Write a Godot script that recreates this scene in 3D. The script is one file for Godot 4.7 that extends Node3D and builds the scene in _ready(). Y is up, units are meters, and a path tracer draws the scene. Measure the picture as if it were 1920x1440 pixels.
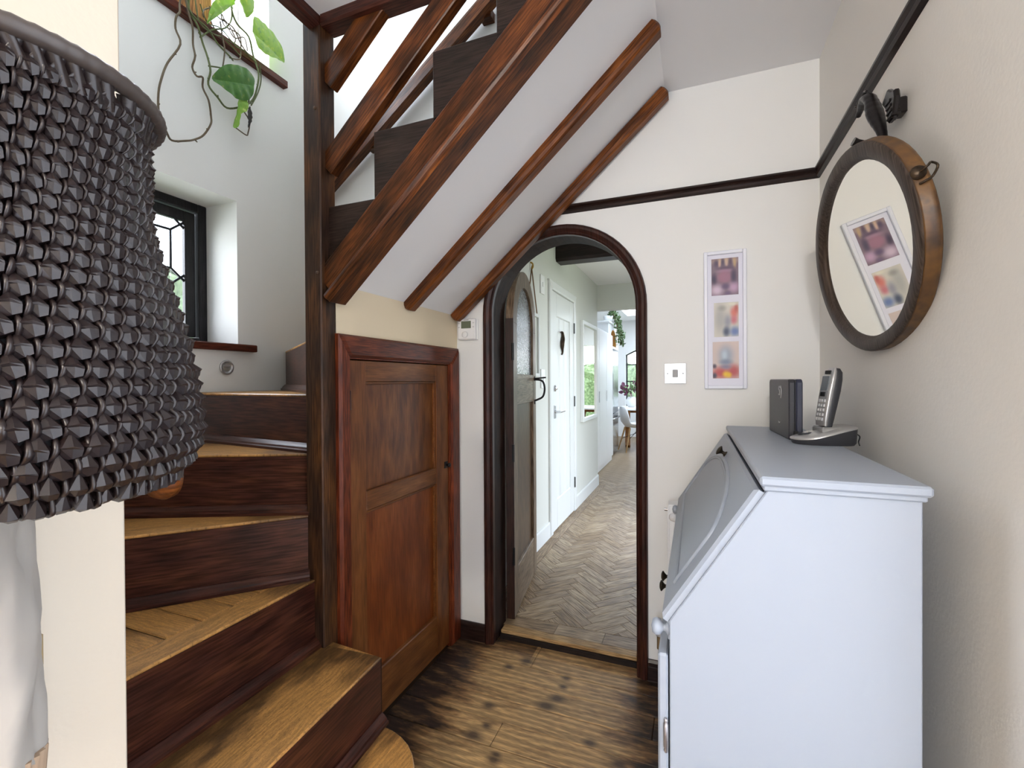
extends Node3D
# A cottage entrance hall: winding oak stair, arched doorway to a pale corridor and kitchen, white writing desk, round mirror.
# x runs right along the back wall, y is up, -z runs away from the camera; metres.

const XR := 0.443      # right wall
const XC := -1.128     # cupboard wall under the stair
const XL := -2.04      # outer wall with the stair windows
const ZB := -2.079     # back wall
const ZH := -2.215     # corridor side of the back wall
const XH := -1.10      # corridor left wall
const CEIL := 2.525
const FH := 0.04       # corridor floor level

var M := {}
var taken := {}
var uvf = null
var rng := RandomNumberGenerator.new()

func V(x, y, z) -> Vector3: return Vector3(x, y, z)
func P2(a: Array) -> PackedVector2Array:
	var p := PackedVector2Array()
	for i in range(0, a.size(), 2): p.append(Vector2(a[i], a[i + 1]))
	return p

# ------------------------------------------------------------------ naming
func numbered(n: String) -> String:
	if not taken.has(n):
		taken[n] = 0
		return n
	taken[n] += 1
	return "%s_%03d" % [n, taken[n]]

func tag(o: Node, label := "", category := "", group := "", kind := "") -> Node:
	if label: o.set_meta("label", label)
	if category: o.set_meta("category", category)
	if group: o.set_meta("group", group)
	if kind: o.set_meta("kind", kind)
	return o

func thing(n: String, label: String, category: String, at := Vector3.ZERO, group := "", kind := "") -> Node3D:
	var o := Node3D.new()
	o.name = numbered(n)
	o.position = at
	add_child(o)
	tag(o, label, category, group, kind)
	return o

# ------------------------------------------------------------------ mesh helpers
func S() -> SurfaceTool:
	var st := SurfaceTool.new()
	st.begin(Mesh.PRIMITIVE_TRIANGLES)
	st.set_smooth_group(-1)
	return st

func tri(st: SurfaceTool, a: Vector3, b: Vector3, c: Vector3) -> void:
	for v: Vector3 in [a, c, b]:
		if uvf != null: st.set_uv(uvf.call(v))
		st.add_vertex(v)

func quad(st, a, b, c, d) -> void:
	tri(st, a, b, c)
	tri(st, a, c, d)

func cface(st: SurfaceTool, pts: Array, c: Vector3) -> void:
	var m := Vector3.ZERO
	for p: Vector3 in pts: m += p
	m /= pts.size()
	var n: Vector3 = (pts[1] - pts[0]).cross(pts[2] - pts[0])
	if n.dot(m - c) < 0.0: pts.reverse()
	for i in range(1, pts.size() - 1): tri(st, pts[0], pts[i], pts[i + 1])

func box(st: SurfaceTool, lo: Vector3, hi: Vector3, bev := 0.0015, T := Transform3D()) -> SurfaceTool:
	var c := (lo + hi) / 2.0
	var h := ((hi - lo) / 2.0).abs()
	var b := minf(bev, 0.45 * minf(h.x, minf(h.y, h.z)))
	var W := T * c
	var pt := func(s: Vector3, k: int) -> Vector3:
		var q := h - Vector3(b, b, b)
		q[k] = h[k]
		return T * (c + s * q)
	for k in 3:
		for sg: float in [-1.0, 1.0]:
			var f := []
			for e: Vector2 in [Vector2(-1, -1), Vector2(1, -1), Vector2(1, 1), Vector2(-1, 1)]:
				var s := Vector3.ZERO
				s[k] = sg
				s[(k + 1) % 3] = e.x
				s[(k + 2) % 3] = e.y
				f.append(pt.call(s, k))
			cface(st, f, W)
	if b > 0.0:
		for k in 3:
			var i := (k + 1) % 3
			var j := (k + 2) % 3
			for e: Vector2 in [Vector2(-1, -1), Vector2(1, -1), Vector2(1, 1), Vector2(-1, 1)]:
				var s0 := Vector3.ZERO
				s0[k] = -1
				s0[i] = e.x
				s0[j] = e.y
				var s1 := s0
				s1[k] = 1
				cface(st, [pt.call(s0, i), pt.call(s1, i), pt.call(s1, j), pt.call(s0, j)], W)
		for sx: float in [-1.0, 1.0]:
			for sy: float in [-1.0, 1.0]:
				for sz: float in [-1.0, 1.0]:
					var s := Vector3(sx, sy, sz)
					cface(st, [pt.call(s, 0), pt.call(s, 1), pt.call(s, 2)], W)
	return st

func ccw(p: PackedVector2Array) -> PackedVector2Array:
	var a := 0.0
	for i in p.size(): a += p[i].cross(p[(i + 1) % p.size()])
	if a < 0.0:
		p = p.duplicate()
		p.reverse()
	return p

func inset(p: PackedVector2Array, d: float) -> PackedVector2Array:
	var o := PackedVector2Array()
	var n := p.size()
	for i in n:
		var e0 := (p[i] - p[(i + n - 1) % n]).normalized()
		var e1 := (p[(i + 1) % n] - p[i]).normalized()
		var n0 := Vector2(-e0.y, e0.x)
		var n1 := Vector2(-e1.y, e1.x)
		var m := n0 + n1
		var l := m.length_squared()
		o.append(p[i] + (m * (2.0 * d / l) if l > 0.3 else n0 * d))
	return o

# polygon in local xy, pushed along local z from z0 to z1, cap edges bevelled
func prism(st: SurfaceTool, poly: PackedVector2Array, z0: float, z1: float, bev := 0.0, T := Transform3D(), smooth := false) -> SurfaceTool:
	poly = ccw(poly)
	var n := poly.size()
	var ins := inset(poly, bev) if bev > 0.0 else poly
	var rings := [[ins, z0], [poly, z0 + bev], [poly, z1 - bev], [ins, z1]] if bev > 0.0 else [[poly, z0], [poly, z1]]
	if smooth: st.set_smooth_group(1)
	for r in rings.size() - 1:
		var a: PackedVector2Array = rings[r][0]
		var b: PackedVector2Array = rings[r + 1][0]
		var za: float = rings[r][1]
		var zb: float = rings[r + 1][1]
		for i in n:
			var j := (i + 1) % n
			quad(st, T * V(a[i].x, a[i].y, za), T * V(a[j].x, a[j].y, za), T * V(b[j].x, b[j].y, zb), T * V(b[i].x, b[i].y, zb))
	st.set_smooth_group(-1)
	var ix := Geometry2D.triangulate_polygon(ins)
	for k in range(0, ix.size(), 3):
		var a := ins[ix[k]]
		var b := ins[ix[k + 1]]
		var c := ins[ix[k + 2]]
		if (b - a).cross(c - a) < 0.0:
			var t := b
			b = c
			c = t
		tri(st, T * V(a.x, a.y, z1), T * V(b.x, b.y, z1), T * V(c.x, c.y, z1))
		tri(st, T * V(a.x, a.y, z0), T * V(c.x, c.y, z0), T * V(b.x, b.y, z0))
	return st

# rings of points joined one after another; caps close the ends
func loft(st: SurfaceTool, rings: Array, caps := true, smooth := true, closed := false) -> SurfaceTool:
	var T := []
	var n: int = rings[0].size()
	var last := rings.size() if closed else rings.size() - 1
	for r in last:
		var a: Array = rings[r]
		var b: Array = rings[(r + 1) % rings.size()]
		for i in n:
			var j := (i + 1) % n
			T.append([a[i], a[j], b[j]])
			T.append([a[i], b[j], b[i]])
	var side := T.size()
	if caps and not closed:
		for e in 2:
			var r: Array = rings[0] if e == 0 else rings[-1]
			var c := Vector3.ZERO
			for p: Vector3 in r: c += p
			c /= n
			for i in n:
				T.append([c, r[(i + 1) % n], r[i]] if e == 0 else [c, r[i], r[(i + 1) % n]])
	var vol := 0.0
	var o: Vector3 = rings[0][0]
	for t in T: vol += (t[0] - o).dot((t[1] - o).cross(t[2] - o))
	for k in T.size():
		st.set_smooth_group(0 if smooth and k < side else -1)
		var t: Array = T[k]
		if vol >= 0.0: tri(st, t[0], t[1], t[2])
		else: tri(st, t[0], t[2], t[1])
	st.set_smooth_group(-1)
	return st

func frame_z(d: Vector3, up := Vector3.UP) -> Basis:
	d = d.normalized()
	if absf(d.dot(up)) > 0.99: up = Vector3.RIGHT
	var x := up.cross(d).normalized()
	return Basis(x, d.cross(x), d)

func smoothed(pts: Array, per := 4) -> Array:
	var o := []
	for i in pts.size() - 1:
		var p0: Vector3 = pts[maxi(i - 1, 0)]
		var p3: Vector3 = pts[mini(i + 2, pts.size() - 1)]
		for k in per: o.append(pts[i].cubic_interpolate(pts[i + 1], p0, p3, float(k) / per))
	o.append(pts[-1])
	return o

func tube(st: SurfaceTool, pts: Array, r, n := 8, flat := 1.0) -> SurfaceTool:
	var rings := []
	var B := frame_z(pts[1] - pts[0])
	for i in pts.size():
		var d: Vector3 = (pts[mini(i + 1, pts.size() - 1)] - pts[maxi(i - 1, 0)]).normalized()
		var x := (B.x - d * B.x.dot(d)).normalized()
		B = Basis(x, d.cross(x), d)
		var rr: float = r[i] if r is Array else r
		var ring := []
		for k in n:
			var a := TAU * k / n
			ring.append(pts[i] + B.x * cos(a) * rr + B.y * sin(a) * rr * flat)
		rings.append(ring)
	return loft(st, rings)

func lathe(st: SurfaceTool, prof: Array, n := 24, T := Transform3D(), smooth := true) -> SurfaceTool:
	var rings := []
	for p: Vector2 in prof:
		var ring := []
		for k in n:
			var a := TAU * k / n
			ring.append(T * V(cos(a) * maxf(p.x, 0.0001), p.y, sin(a) * maxf(p.x, 0.0001)))
		rings.append(ring)
	return loft(st, rings, true, smooth)

func done(st: SurfaceTool) -> Mesh:
	st.generate_normals()
	return st.commit()

func put(n: String, mesh: Mesh, mat: Material, parent: Node = null, T := Transform3D()) -> MeshInstance3D:
	var o := MeshInstance3D.new()
	o.name = numbered(n) if parent == null else n
	o.mesh = mesh
	o.material_override = mat
	o.transform = T
	(parent if parent else self).add_child(o, true)
	return o

func obj(n: String, st: SurfaceTool, mat: Material, parent: Node = null) -> MeshInstance3D:
	return put(n, done(st), mat, parent)

func struct(n: String, st: SurfaceTool, mat: Material, label := "") -> MeshInstance3D:
	var o := obj(n, st, mat)
	tag(o, label, "", "", "structure")
	return o

func bx(n: String, lo: Vector3, hi: Vector3, mat: Material, parent: Node = null, bev := 0.002) -> MeshInstance3D:
	return obj(n, box(S(), lo, hi, bev), mat, parent)

# a straight bar from a to b whose section lies in (side, up); grain runs along its own z
func bar(n: String, a: Vector3, b: Vector3, prof: PackedVector2Array, mat: Material, parent: Node = null, up := Vector3.UP, bev := 0.002, smooth := false) -> MeshInstance3D:
	var B := frame_z(b - a, up)
	var off := Vector3(rng.randf(), rng.randf(), rng.randf()) * 3.0
	var T := Transform3D(Basis(), off)
	var st := prism(S(), prof, 0.0, a.distance_to(b), bev, T, smooth)
	return put(n, done(st), mat, parent, Transform3D(B, a - B * off))

func rect(w: float, h: float, c := 0.003) -> PackedVector2Array:
	return P2([-w + c, -h, w - c, -h, w, -h + c, w, h - c, w - c, h, -w + c, h, -w, h - c, -w, -h + c])

func arch(cx: float, cy: float, r: float, n: int, a0 := 0.0, a1 := PI) -> PackedVector2Array:
	var p := PackedVector2Array()
	for i in n + 1:
		var a := lerpf(a0, a1, float(i) / n)
		p.append(Vector2(cx + r * cos(a), cy + r * sin(a)))
	return p

# local (d, y, t) -> world (x0 + t, y, -d): for things on walls that face +x
func on_x(x0: float) -> Transform3D: return Transform3D(Basis(V(0, 0, -1), V(0, 1, 0), V(1, 0, 0)), V(x0, 0, 0))
# local (x, -z, h) -> plan polygons pushed up from y0
func on_y(y0: float) -> Transform3D: return Transform3D(Basis(V(1, 0, 0), V(0, 0, -1), V(0, 1, 0)), V(0, y0, 0))

# ------------------------------------------------------------------ materials
func noise(sd: int, f: float, oct := 4, type := FastNoiseLite.TYPE_SIMPLEX_SMOOTH) -> FastNoiseLite:
	var n := FastNoiseLite.new()
	n.seed = sd
	n.noise_type = type
	n.frequency = f
	n.fractal_octaves = oct
	return n

func ntex(sd: int, f: float, cols: Array, size := 512, oct := 4, type := FastNoiseLite.TYPE_SIMPLEX_SMOOTH) -> NoiseTexture2D:
	var t := NoiseTexture2D.new()
	t.width = size
	t.height = size
	t.seamless = true
	t.noise = noise(sd, f, oct, type)
	var g := Gradient.new()
	var offs := PackedFloat32Array()
	var cc := PackedColorArray()
	for i in cols.size():
		offs.append(float(i) / maxi(cols.size() - 1, 1))
		cc.append(cols[i])
	g.offsets = offs
	g.colors = cc
	t.color_ramp = g
	return t

func C(r: int, g: int, b: int) -> Color: return Color8(r, g, b)

func plain(col: Color, rough := 0.5, metal := 0.0) -> StandardMaterial3D:
	var m := StandardMaterial3D.new()
	m.albedo_color = col
	m.roughness = rough
	m.metallic = metal
	return m

func tri_uv(m: StandardMaterial3D, s: Vector3, world := false) -> void:
	m.uv1_triplanar = true
	m.uv1_world_triplanar = world
	m.uv1_scale = s
	m.uv1_triplanar_sharpness = 4.0

func plaster(col: Color, bump := 0.0, scale := 3.0, tex := "soft") -> StandardMaterial3D:
	var m := plain(col, 0.75)
	if bump > 0.0:
		tri_uv(m, Vector3.ONE * scale, true)
		m.heightmap_enabled = true
		m.heightmap_texture = M[tex]
		m.heightmap_scale = bump
	return m

# patchy stained wood: broad tone from cols, fine grain multiplied over it, both stretched along the axis
func wood(sd: int, cols: Array, axis: int, rough := 0.4, tone := 2.0, grain := 9.0, world := false, bump := 0.0, grain_tex := "grain") -> StandardMaterial3D:
	var m := plain(Color.WHITE, rough)
	m.albedo_texture = ntex(sd, 0.012, cols, 512, 5)
	m.metallic_specular = 0.36
	var s := Vector3.ONE * tone
	s[axis] = tone * 0.28
	tri_uv(m, s, world)
	m.detail_enabled = true
	m.detail_albedo = M[grain_tex]
	m.detail_blend_mode = BaseMaterial3D.BLEND_MODE_MUL
	m.detail_uv_layer = BaseMaterial3D.DETAIL_UV_2
	m.uv2_triplanar = true
	m.uv2_world_triplanar = world
	var g := Vector3.ONE * grain
	g[axis] = grain * 0.06
	m.uv2_scale = g
	m.uv2_triplanar_sharpness = 4.0
	if bump > 0.0:
		m.heightmap_enabled = true
		m.heightmap_texture = M.soft
		m.heightmap_scale = bump
	return m

func materials() -> void:
	M.grain = ntex(3, 0.03, [Color(.42, .4, .38), Color(.72, .7, .68), Color(.95, .95, .95), Color(1, 1, 1)], 512, 5)
	M.grain_soft = ntex(4, 0.03, [Color(.74, .72, .70), Color(.9, .89, .88), Color(1, 1, 1)], 512, 5)
	M.soft = ntex(5, 0.02, [Color.BLACK, Color.WHITE], 512, 4)
	M.rough_h = ntex(6, 0.045, [Color.BLACK, Color.WHITE], 512, 3)
	M.white_wall = plaster(C(236, 236, 233), 0.0, 2.0)
	M.window_wall = plaster(C(228, 228, 223), 0.0, 2.0)
	M.cream_wall = plaster(C(234, 218, 188), 0.0, 2.0)
	M.paper_wall = plaster(C(240, 237, 231), 0.022, 3.4, "rough_h")
	M.nib_wall = plaster(C(228, 217, 199), 0.02, 3.4, "rough_h")
	M.ceiling = plaster(C(242, 242, 243), 0.0, 2.0)
	M.green_wall = plaster(C(212, 213, 206), 0.0, 2.0)
	M.hall_paint = plain(C(222, 224, 222), 0.35)
	M.white_paint = plain(C(240, 240, 238), 0.4)
	var dark := [C(52, 30, 17), C(84, 47, 23), C(112, 63, 29), C(142, 84, 38)]
	var purple := [C(60, 33, 28), C(80, 44, 34), C(102, 60, 40)]
	M.oak_z = wood(11, dark, 2, 0.34)
	M.oak_x = wood(13, dark, 0, 0.36)
	M.batten = wood(15, [C(80, 43, 21), C(118, 66, 29), C(150, 86, 36), C(172, 106, 50)], 2, 0.38)
	M.riser_x = wood(16, purple, 0, 0.33, 2.0, 7.0)
	M.step_end = wood(17, [C(38, 28, 24), C(52, 38, 32), C(64, 48, 40)], 0, 0.55)
	M.arch_z = wood(18, [C(48, 28, 24), C(68, 38, 30), C(90, 50, 34)], 2, 0.34)
	M.arch_y = wood(19, [C(46, 28, 25), C(64, 36, 30), C(86, 48, 34)], 1, 0.34)
	M.rail = wood(20, [C(42, 30, 28), C(58, 40, 34)], 2, 0.3)
	M.mahog_y = wood(21, [C(92, 40, 22), C(122, 56, 30), C(148, 74, 42)], 1, 0.38)
	M.mahog_z = wood(22, [C(86, 38, 22), C(110, 50, 28), C(130, 64, 36)], 2, 0.38)
	M.cup_y = wood(23, [C(96, 54, 26), C(124, 74, 36), C(146, 94, 50)], 1, 0.42, 2.0, 9.0, false, 0.0, "grain_soft")
	M.cup_z = wood(24, [C(92, 52, 24), C(122, 74, 36), C(146, 96, 52)], 2, 0.42, 2.0, 9.0, false, 0.0, "grain_soft")
	M.cup_panel_a = wood(25, [C(84, 46, 25), C(114, 66, 32), C(142, 90, 44)], 1, 0.4, 2.6, 8.0, false, 0.0, "grain_soft")
	M.cup_panel_b = wood(26, [C(106, 50, 21), C(130, 66, 27), C(150, 84, 38)], 1, 0.4, 1.6, 9.0, false, 0.0, "grain_soft")
	M.sill = wood(27, [C(88, 42, 30), C(112, 58, 40)], 2, 0.4, 2.0, 9.0, true)
	M.sheen_oak = wood(28, [C(112, 92, 72), C(140, 118, 96), C(160, 140, 116)], 1, 0.36)  # dark oak door, its pale daylight sheen put into the colour
	M.panel_oak = wood(29, [C(90, 66, 44), C(116, 88, 60)], 1, 0.34)  # browner oak of the door's lower panel
	M.door_edge = wood(30, [C(48, 28, 20), C(66, 38, 26)], 1, 0.45)
	M.pine_light = wood(31, [C(190, 150, 98), C(214, 180, 128)], 0, 0.5)
	M.planter = wood(32, [C(190, 128, 74), C(214, 156, 100)], 1, 0.55)
	M.post_z = wood(35, [C(48, 36, 32), C(66, 47, 36), C(92, 60, 36), C(112, 72, 38)], 2, 0.4, 1.5)
	M.mahog_bar = wood(36, [C(72, 38, 30), C(96, 52, 40)], 2, 0.4)
	M.rail_x = wood(37, [C(30, 24, 22), C(48, 36, 30)], 0, 0.5)
	M.sheen_oak_z = wood(38, [C(120, 100, 80), C(150, 128, 104), C(168, 148, 124)], 0, 0.36)  # rails of the same door, sheen again in the colour
	var sg := plain(C(176, 180, 182), 0.16)
	sg.albedo_texture = ntex(39, 0.012, [Color(.45, .46, .48), Color(1, 1, 1), Color(.6, .6, .62), Color(1, 1, 1), Color(.55, .55, .57)], 512, 2)
	tri_uv(sg, V(3.0, 5.0, 3.0))
	sg.heightmap_enabled = true
	sg.heightmap_texture = M.soft
	sg.heightmap_scale = 0.15
	M.swirl_glass = sg
	M.beam = wood(44, [C(34, 24, 22), C(52, 36, 32)], 2, 0.4)
	M.iron_grey = plain(C(70, 70, 70), 0.4, 0.5)
	M.print_pale = plain(C(214, 216, 206), 0.5)
	M.cord = plain(C(120, 88, 52), 0.8)
	M.brass = plain(C(176, 140, 70), 0.3, 0.9)
	M.floor_gap = plain(C(120, 92, 62), 0.7)
	M.parq_a = wood(45, [C(158, 134, 106), C(176, 152, 124), C(190, 168, 138)], 0, 0.42, 2.0, 8.0)
	M.parq_b = wood(46, [C(146, 120, 90), C(166, 140, 108), C(184, 158, 126)], 0, 0.42, 2.0, 8.0)
	M.parq_c = wood(47, [C(172, 146, 114), C(188, 164, 132), C(200, 178, 148)], 0, 0.42, 2.0, 8.0)
	M.parq_za = wood(48, [C(166, 140, 110), C(184, 160, 130)], 2, 0.42, 2.0, 8.0, true)
	M.parq_zb = wood(49, [C(150, 124, 94), C(172, 146, 114)], 2, 0.42, 2.0, 8.0, true)
	M.parq_far = wood(50, [C(158, 134, 104), C(188, 164, 132)], 0, 0.42, 3.0, 8.0, true)
	M.steel = plain(C(196, 198, 200), 0.22, 1.0)
	M.niche_wood = plain(C(208, 150, 74), 0.5)
	M.jar = plain(C(196, 222, 206), 0.15)
	M.stem = plain(C(92, 74, 42), 0.6)
	M.leaf_far = plain(C(84, 106, 62), 0.5)
	M.bloom = plain(C(112, 58, 84), 0.6)
	M.oak_pale = wood(53, [C(150, 98, 50), C(184, 128, 72)], 2, 0.45)
	M.oak_pale2 = wood(54, [C(150, 98, 50), C(184, 128, 72)], 0, 0.45)
	M.beech = wood(55, [C(200, 160, 106), C(222, 184, 132)], 1, 0.45)
	M.bronze_knob = plain(C(58, 50, 40), 0.35, 0.75)
	M.silver_old = plain(C(170, 168, 172), 0.3, 0.8)
	M.screen_grey = plain(C(112, 118, 122), 0.15)
	M.key_grey = plain(C(196, 196, 198), 0.35, 0.3)
	M.mirror_face = wood(60, [C(72, 62, 56), C(88, 76, 68), C(98, 86, 76)], 1, 0.5, 2.0, 9.0)
	M.leather_band = plain(C(255, 255, 255), 0.42)
	M.leather_band.albedo_texture = ntex(61, 0.014, [C(48, 34, 24), C(76, 52, 28), C(104, 72, 34), C(60, 42, 28)], 256, 4)
	tri_uv(M.leather_band, Vector3.ONE * 4.0)
	M.cast_iron = plain(C(38, 34, 34), 0.28, 0.6)
	M.frame_white = plain(C(226, 228, 238), 0.35)
	M.mount = plain(C(226, 226, 238), 0.6)
	M.chrome_bright = plain(C(226, 226, 224), 0.05, 1.0)
	M.grey_plastic = plain(C(150, 150, 150), 0.4)
	M.grey_plastic2 = plain(C(206, 206, 206), 0.5)
	M.thermo_white = plain(C(236, 236, 236), 0.4)
	M.lcd = plain(C(104, 112, 92), 0.25)
	M.lens = plain(C(146, 142, 132), 0.3)
	M.rim_binding = plain(C(66, 58, 54), 0.42)
	M.coat = plain(C(170, 165, 158), 0.8)
	M.coat.rim_enabled = true
	M.coat.rim = 0.3
	M.cuff = plain(C(176, 152, 128), 0.9)
	M.tab = plain(C(172, 150, 112), 0.8)
	M.vine_brown = plain(C(92, 78, 56), 0.55)
	M.vine_green = plain(C(86, 96, 50), 0.5)
	M.vine_dark = plain(C(52, 50, 46), 0.6)
	for q: Array in [["leaf_bright", C(116, 156, 26), C(168, 180, 46), C(76, 126, 26), 0.3], ["leaf_green", C(62, 108, 34), C(40, 84, 28), C(130, 140, 60), 0.25], ["leaf_mid", C(128, 172, 60), C(92, 150, 40), C(196, 206, 110), 0.4]]:
		var lm := plain(Color.WHITE, 0.32)
		lm.albedo_texture = ntex(62, 0.02, [q[2], q[1], q[1], q[3]], 256, 3)
		tri_uv(lm, V(3.0, 5.0, 5.0))
		lm.cull_mode = BaseMaterial3D.CULL_DISABLED
		lm.backlight_enabled = true
		lm.backlight = Color(q[4], q[4], q[4] * 0.5)
		M[q[0]] = lm
	M.lawn = plain(C(104, 122, 78), 0.9)
	M.hedge = plain(Color.WHITE, 0.8)
	M.hedge.albedo_texture = ntex(63, 0.03, [C(64, 78, 50), C(104, 122, 82), C(150, 162, 122)], 256, 4)
	tri_uv(M.hedge, Vector3.ONE * 1.2, true)
	M.lining = wood(64, [C(40, 27, 24), C(54, 36, 31), C(70, 46, 37)], 1, 0.6)
	M.lining.metallic_specular = 0.3
	M.added_lamp_glow = plain(C(255, 246, 230), 0.4)  # glow of the added ceiling lamp globe
	M.added_lamp_glow.emission_enabled = true
	M.added_lamp_glow.emission = C(255, 236, 208)
	M.added_lamp_glow.emission_energy_multiplier = 1.2
	M.frosted = plain(C(235, 238, 240), 0.5)  # glowing panes of the two added doors
	M.frosted.emission_enabled = true
	M.frosted.emission = C(240, 245, 255)
	M.frosted.emission_energy_multiplier = 0.25
	M.black_iron = plain(C(26, 25, 26), 0.4, 0.5)
	M.bronze = plain(C(62, 50, 38), 0.35, 0.7)
	M.chrome = plain(C(205, 205, 208), 0.15, 1.0)
	M.copper = plain(C(170, 104, 66), 0.3, 1.0)
	M.glass = plain(Color(1, 1, 1, 0.06), 0.02)
	M.glass.transparency = BaseMaterial3D.TRANSPARENCY_ALPHA
	M.mirror = plain(C(244, 242, 232), 0.015, 1.0)
	var lead := plain(C(36, 38, 42), 0.45, 0.3)
	M.lead = lead
	M.frame_black = wood(33, [C(30, 29, 32), C(48, 46, 48)], 1, 0.35)
	M.leather = plain(C(36, 29, 31), 0.34)
	M.leather.albedo_texture = ntex(34, 0.02, [C(190, 180, 190), C(255, 225, 190)], 256, 3)
	tri_uv(M.leather, Vector3.ONE * 12.0, false)
	M.leather.clearcoat_enabled = true
	M.leather.clearcoat = 0.12
	M.leather.clearcoat_roughness = 0.3
	M.leather_in = plain(C(20, 17, 20), 0.7)
	M.desk = plain(C(160, 168, 180), 0.42)
	M.plastic_dark = plain(C(48, 49, 54), 0.45)
	M.plastic_navy = plain(C(44, 48, 66), 0.4)
	M.silver = plain(C(188, 188, 188), 0.28, 0.6)
	M.radiator = plain(C(240, 241, 242), 0.3)
	M.slot = plain(C(12, 12, 14), 0.6)
	M.gap = plain(C(74, 54, 36), 0.8)

# ------------------------------------------------------------------ camera, sky, light
func area(n: String, at: Vector3, towards: Vector3, size: Vector2, col: Color, energy: float) -> void:
	var l := AreaLight3D.new()
	l.name = n
	l.area_size = size
	l.light_color = col
	l.light_energy = energy
	l.area_range = 30.0
	l.shadow_enabled = true
	add_child(l)
	l.transform = Transform3D(frame_z(at - towards), at)

func _ready() -> void:
	rng.seed = 7
	var cam := Camera3D.new()
	cam.name = "camera"
	cam.position = V(0, 1.3, 0)
	cam.rotation = V(deg_to_rad(-0.40), deg_to_rad(21.72), deg_to_rad(-0.32))
	cam.fov = rad_to_deg(2.0 * atan(720.0 / 864.0))
	cam.near = 0.02
	add_child(cam)
	cam.current = true
	var env := Environment.new()
	env.background_mode = Environment.BG_SKY
	var sm := ProceduralSkyMaterial.new()
	sm.sky_top_color = C(205, 222, 244)
	sm.sky_horizon_color = C(246, 248, 250)
	sm.ground_bottom_color = C(150, 156, 140)
	sm.ground_horizon_color = C(236, 238, 236)
	sm.sky_energy_multiplier = 2.1
	sm.ground_energy_multiplier = 0.85
	env.sky = Sky.new()
	env.sky.sky_material = sm
	env.tonemap_mode = Environment.TONE_MAPPER_LINEAR
	env.tonemap_exposure = 1.48
	env.sdfgi_enabled = true
	env.ssao_enabled = true
	env.ssil_enabled = true
	var we := WorldEnvironment.new()
	we.name = "environment"
	we.environment = env
	add_child(we)
	# stair window daylight; added front and side lights; unseen corridor and roof ones
	area("added_front_light", V(-0.2, 1.25, 3.54), V(-0.2, 1.25, 0), Vector2(1.15, 2.1), C(212, 227, 255), 0.96)  # added fill at the added front door
	area("added_low_fill", V(-0.2, 0.6, 3.53), V(-0.2, 1.4, 0), Vector2(1.15, 1.0), C(212, 227, 255), 2.2)  # second added fill, low down, lifting soffit and ceiling
	area("added_side_light", V(0.42, 1.25, -0.20), V(-1.0, 1.25, -0.20), Vector2(0.95, 1.9), C(232, 240, 255), 1.1)  # added fill at the added side door, beside the camera
	area("daylight_upper_window", V(-2.24, 3.42, -1.35), V(-1.0, 3.2, -1.4), Vector2(0.8, 1.0), C(236, 243, 255), 2.6)
	area("daylight_stair_window", V(-3.0, 2.0, -1.0), V(-2.0, 1.85, -1.1), Vector2(1.3, 1.5), C(240, 246, 255), 5.6)
	area("unseen_corridor_light", V(0.13, 1.25, -3.9), V(-1.0, 1.2, -3.9), Vector2(0.9, 1.9), C(250, 252, 255), 0.3)  # source out of view, brightens the corridor wall and open door
	area("unseen_roof_light", V(-0.4, 2.78, -8.4), V(-0.4, 0.0, -8.4), Vector2(1.8, 2.6), C(255, 252, 246), 0.4)  # source out of view above the kitchen, brightens it
	var bulb := OmniLight3D.new()  # bulb of the added lamp, fills the hall from behind
	bulb.name = "added_lamp_bulb"
	bulb.position = V(-0.1, 2.30, 2.3)
	bulb.light_color = C(255, 248, 238)
	bulb.light_energy = 2.0
	bulb.light_size = 0.09
	bulb.omni_range = 30.0
	bulb.omni_attenuation = 2.0
	bulb.shadow_enabled = true
	add_child(bulb)
	materials()
	build_shell()
	build_added_lamp()
	build_stair()
	build_upper_flight()
	build_soffit()
	build_cupboard()
	build_archway()
	build_windows()
	build_corridor()
	build_kitchen()
	build_desk()
	build_desk_things()
	build_mirror()
	build_wall_things()
	build_basket()
	build_coat()
	build_pothos()
	build_garden()

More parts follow.
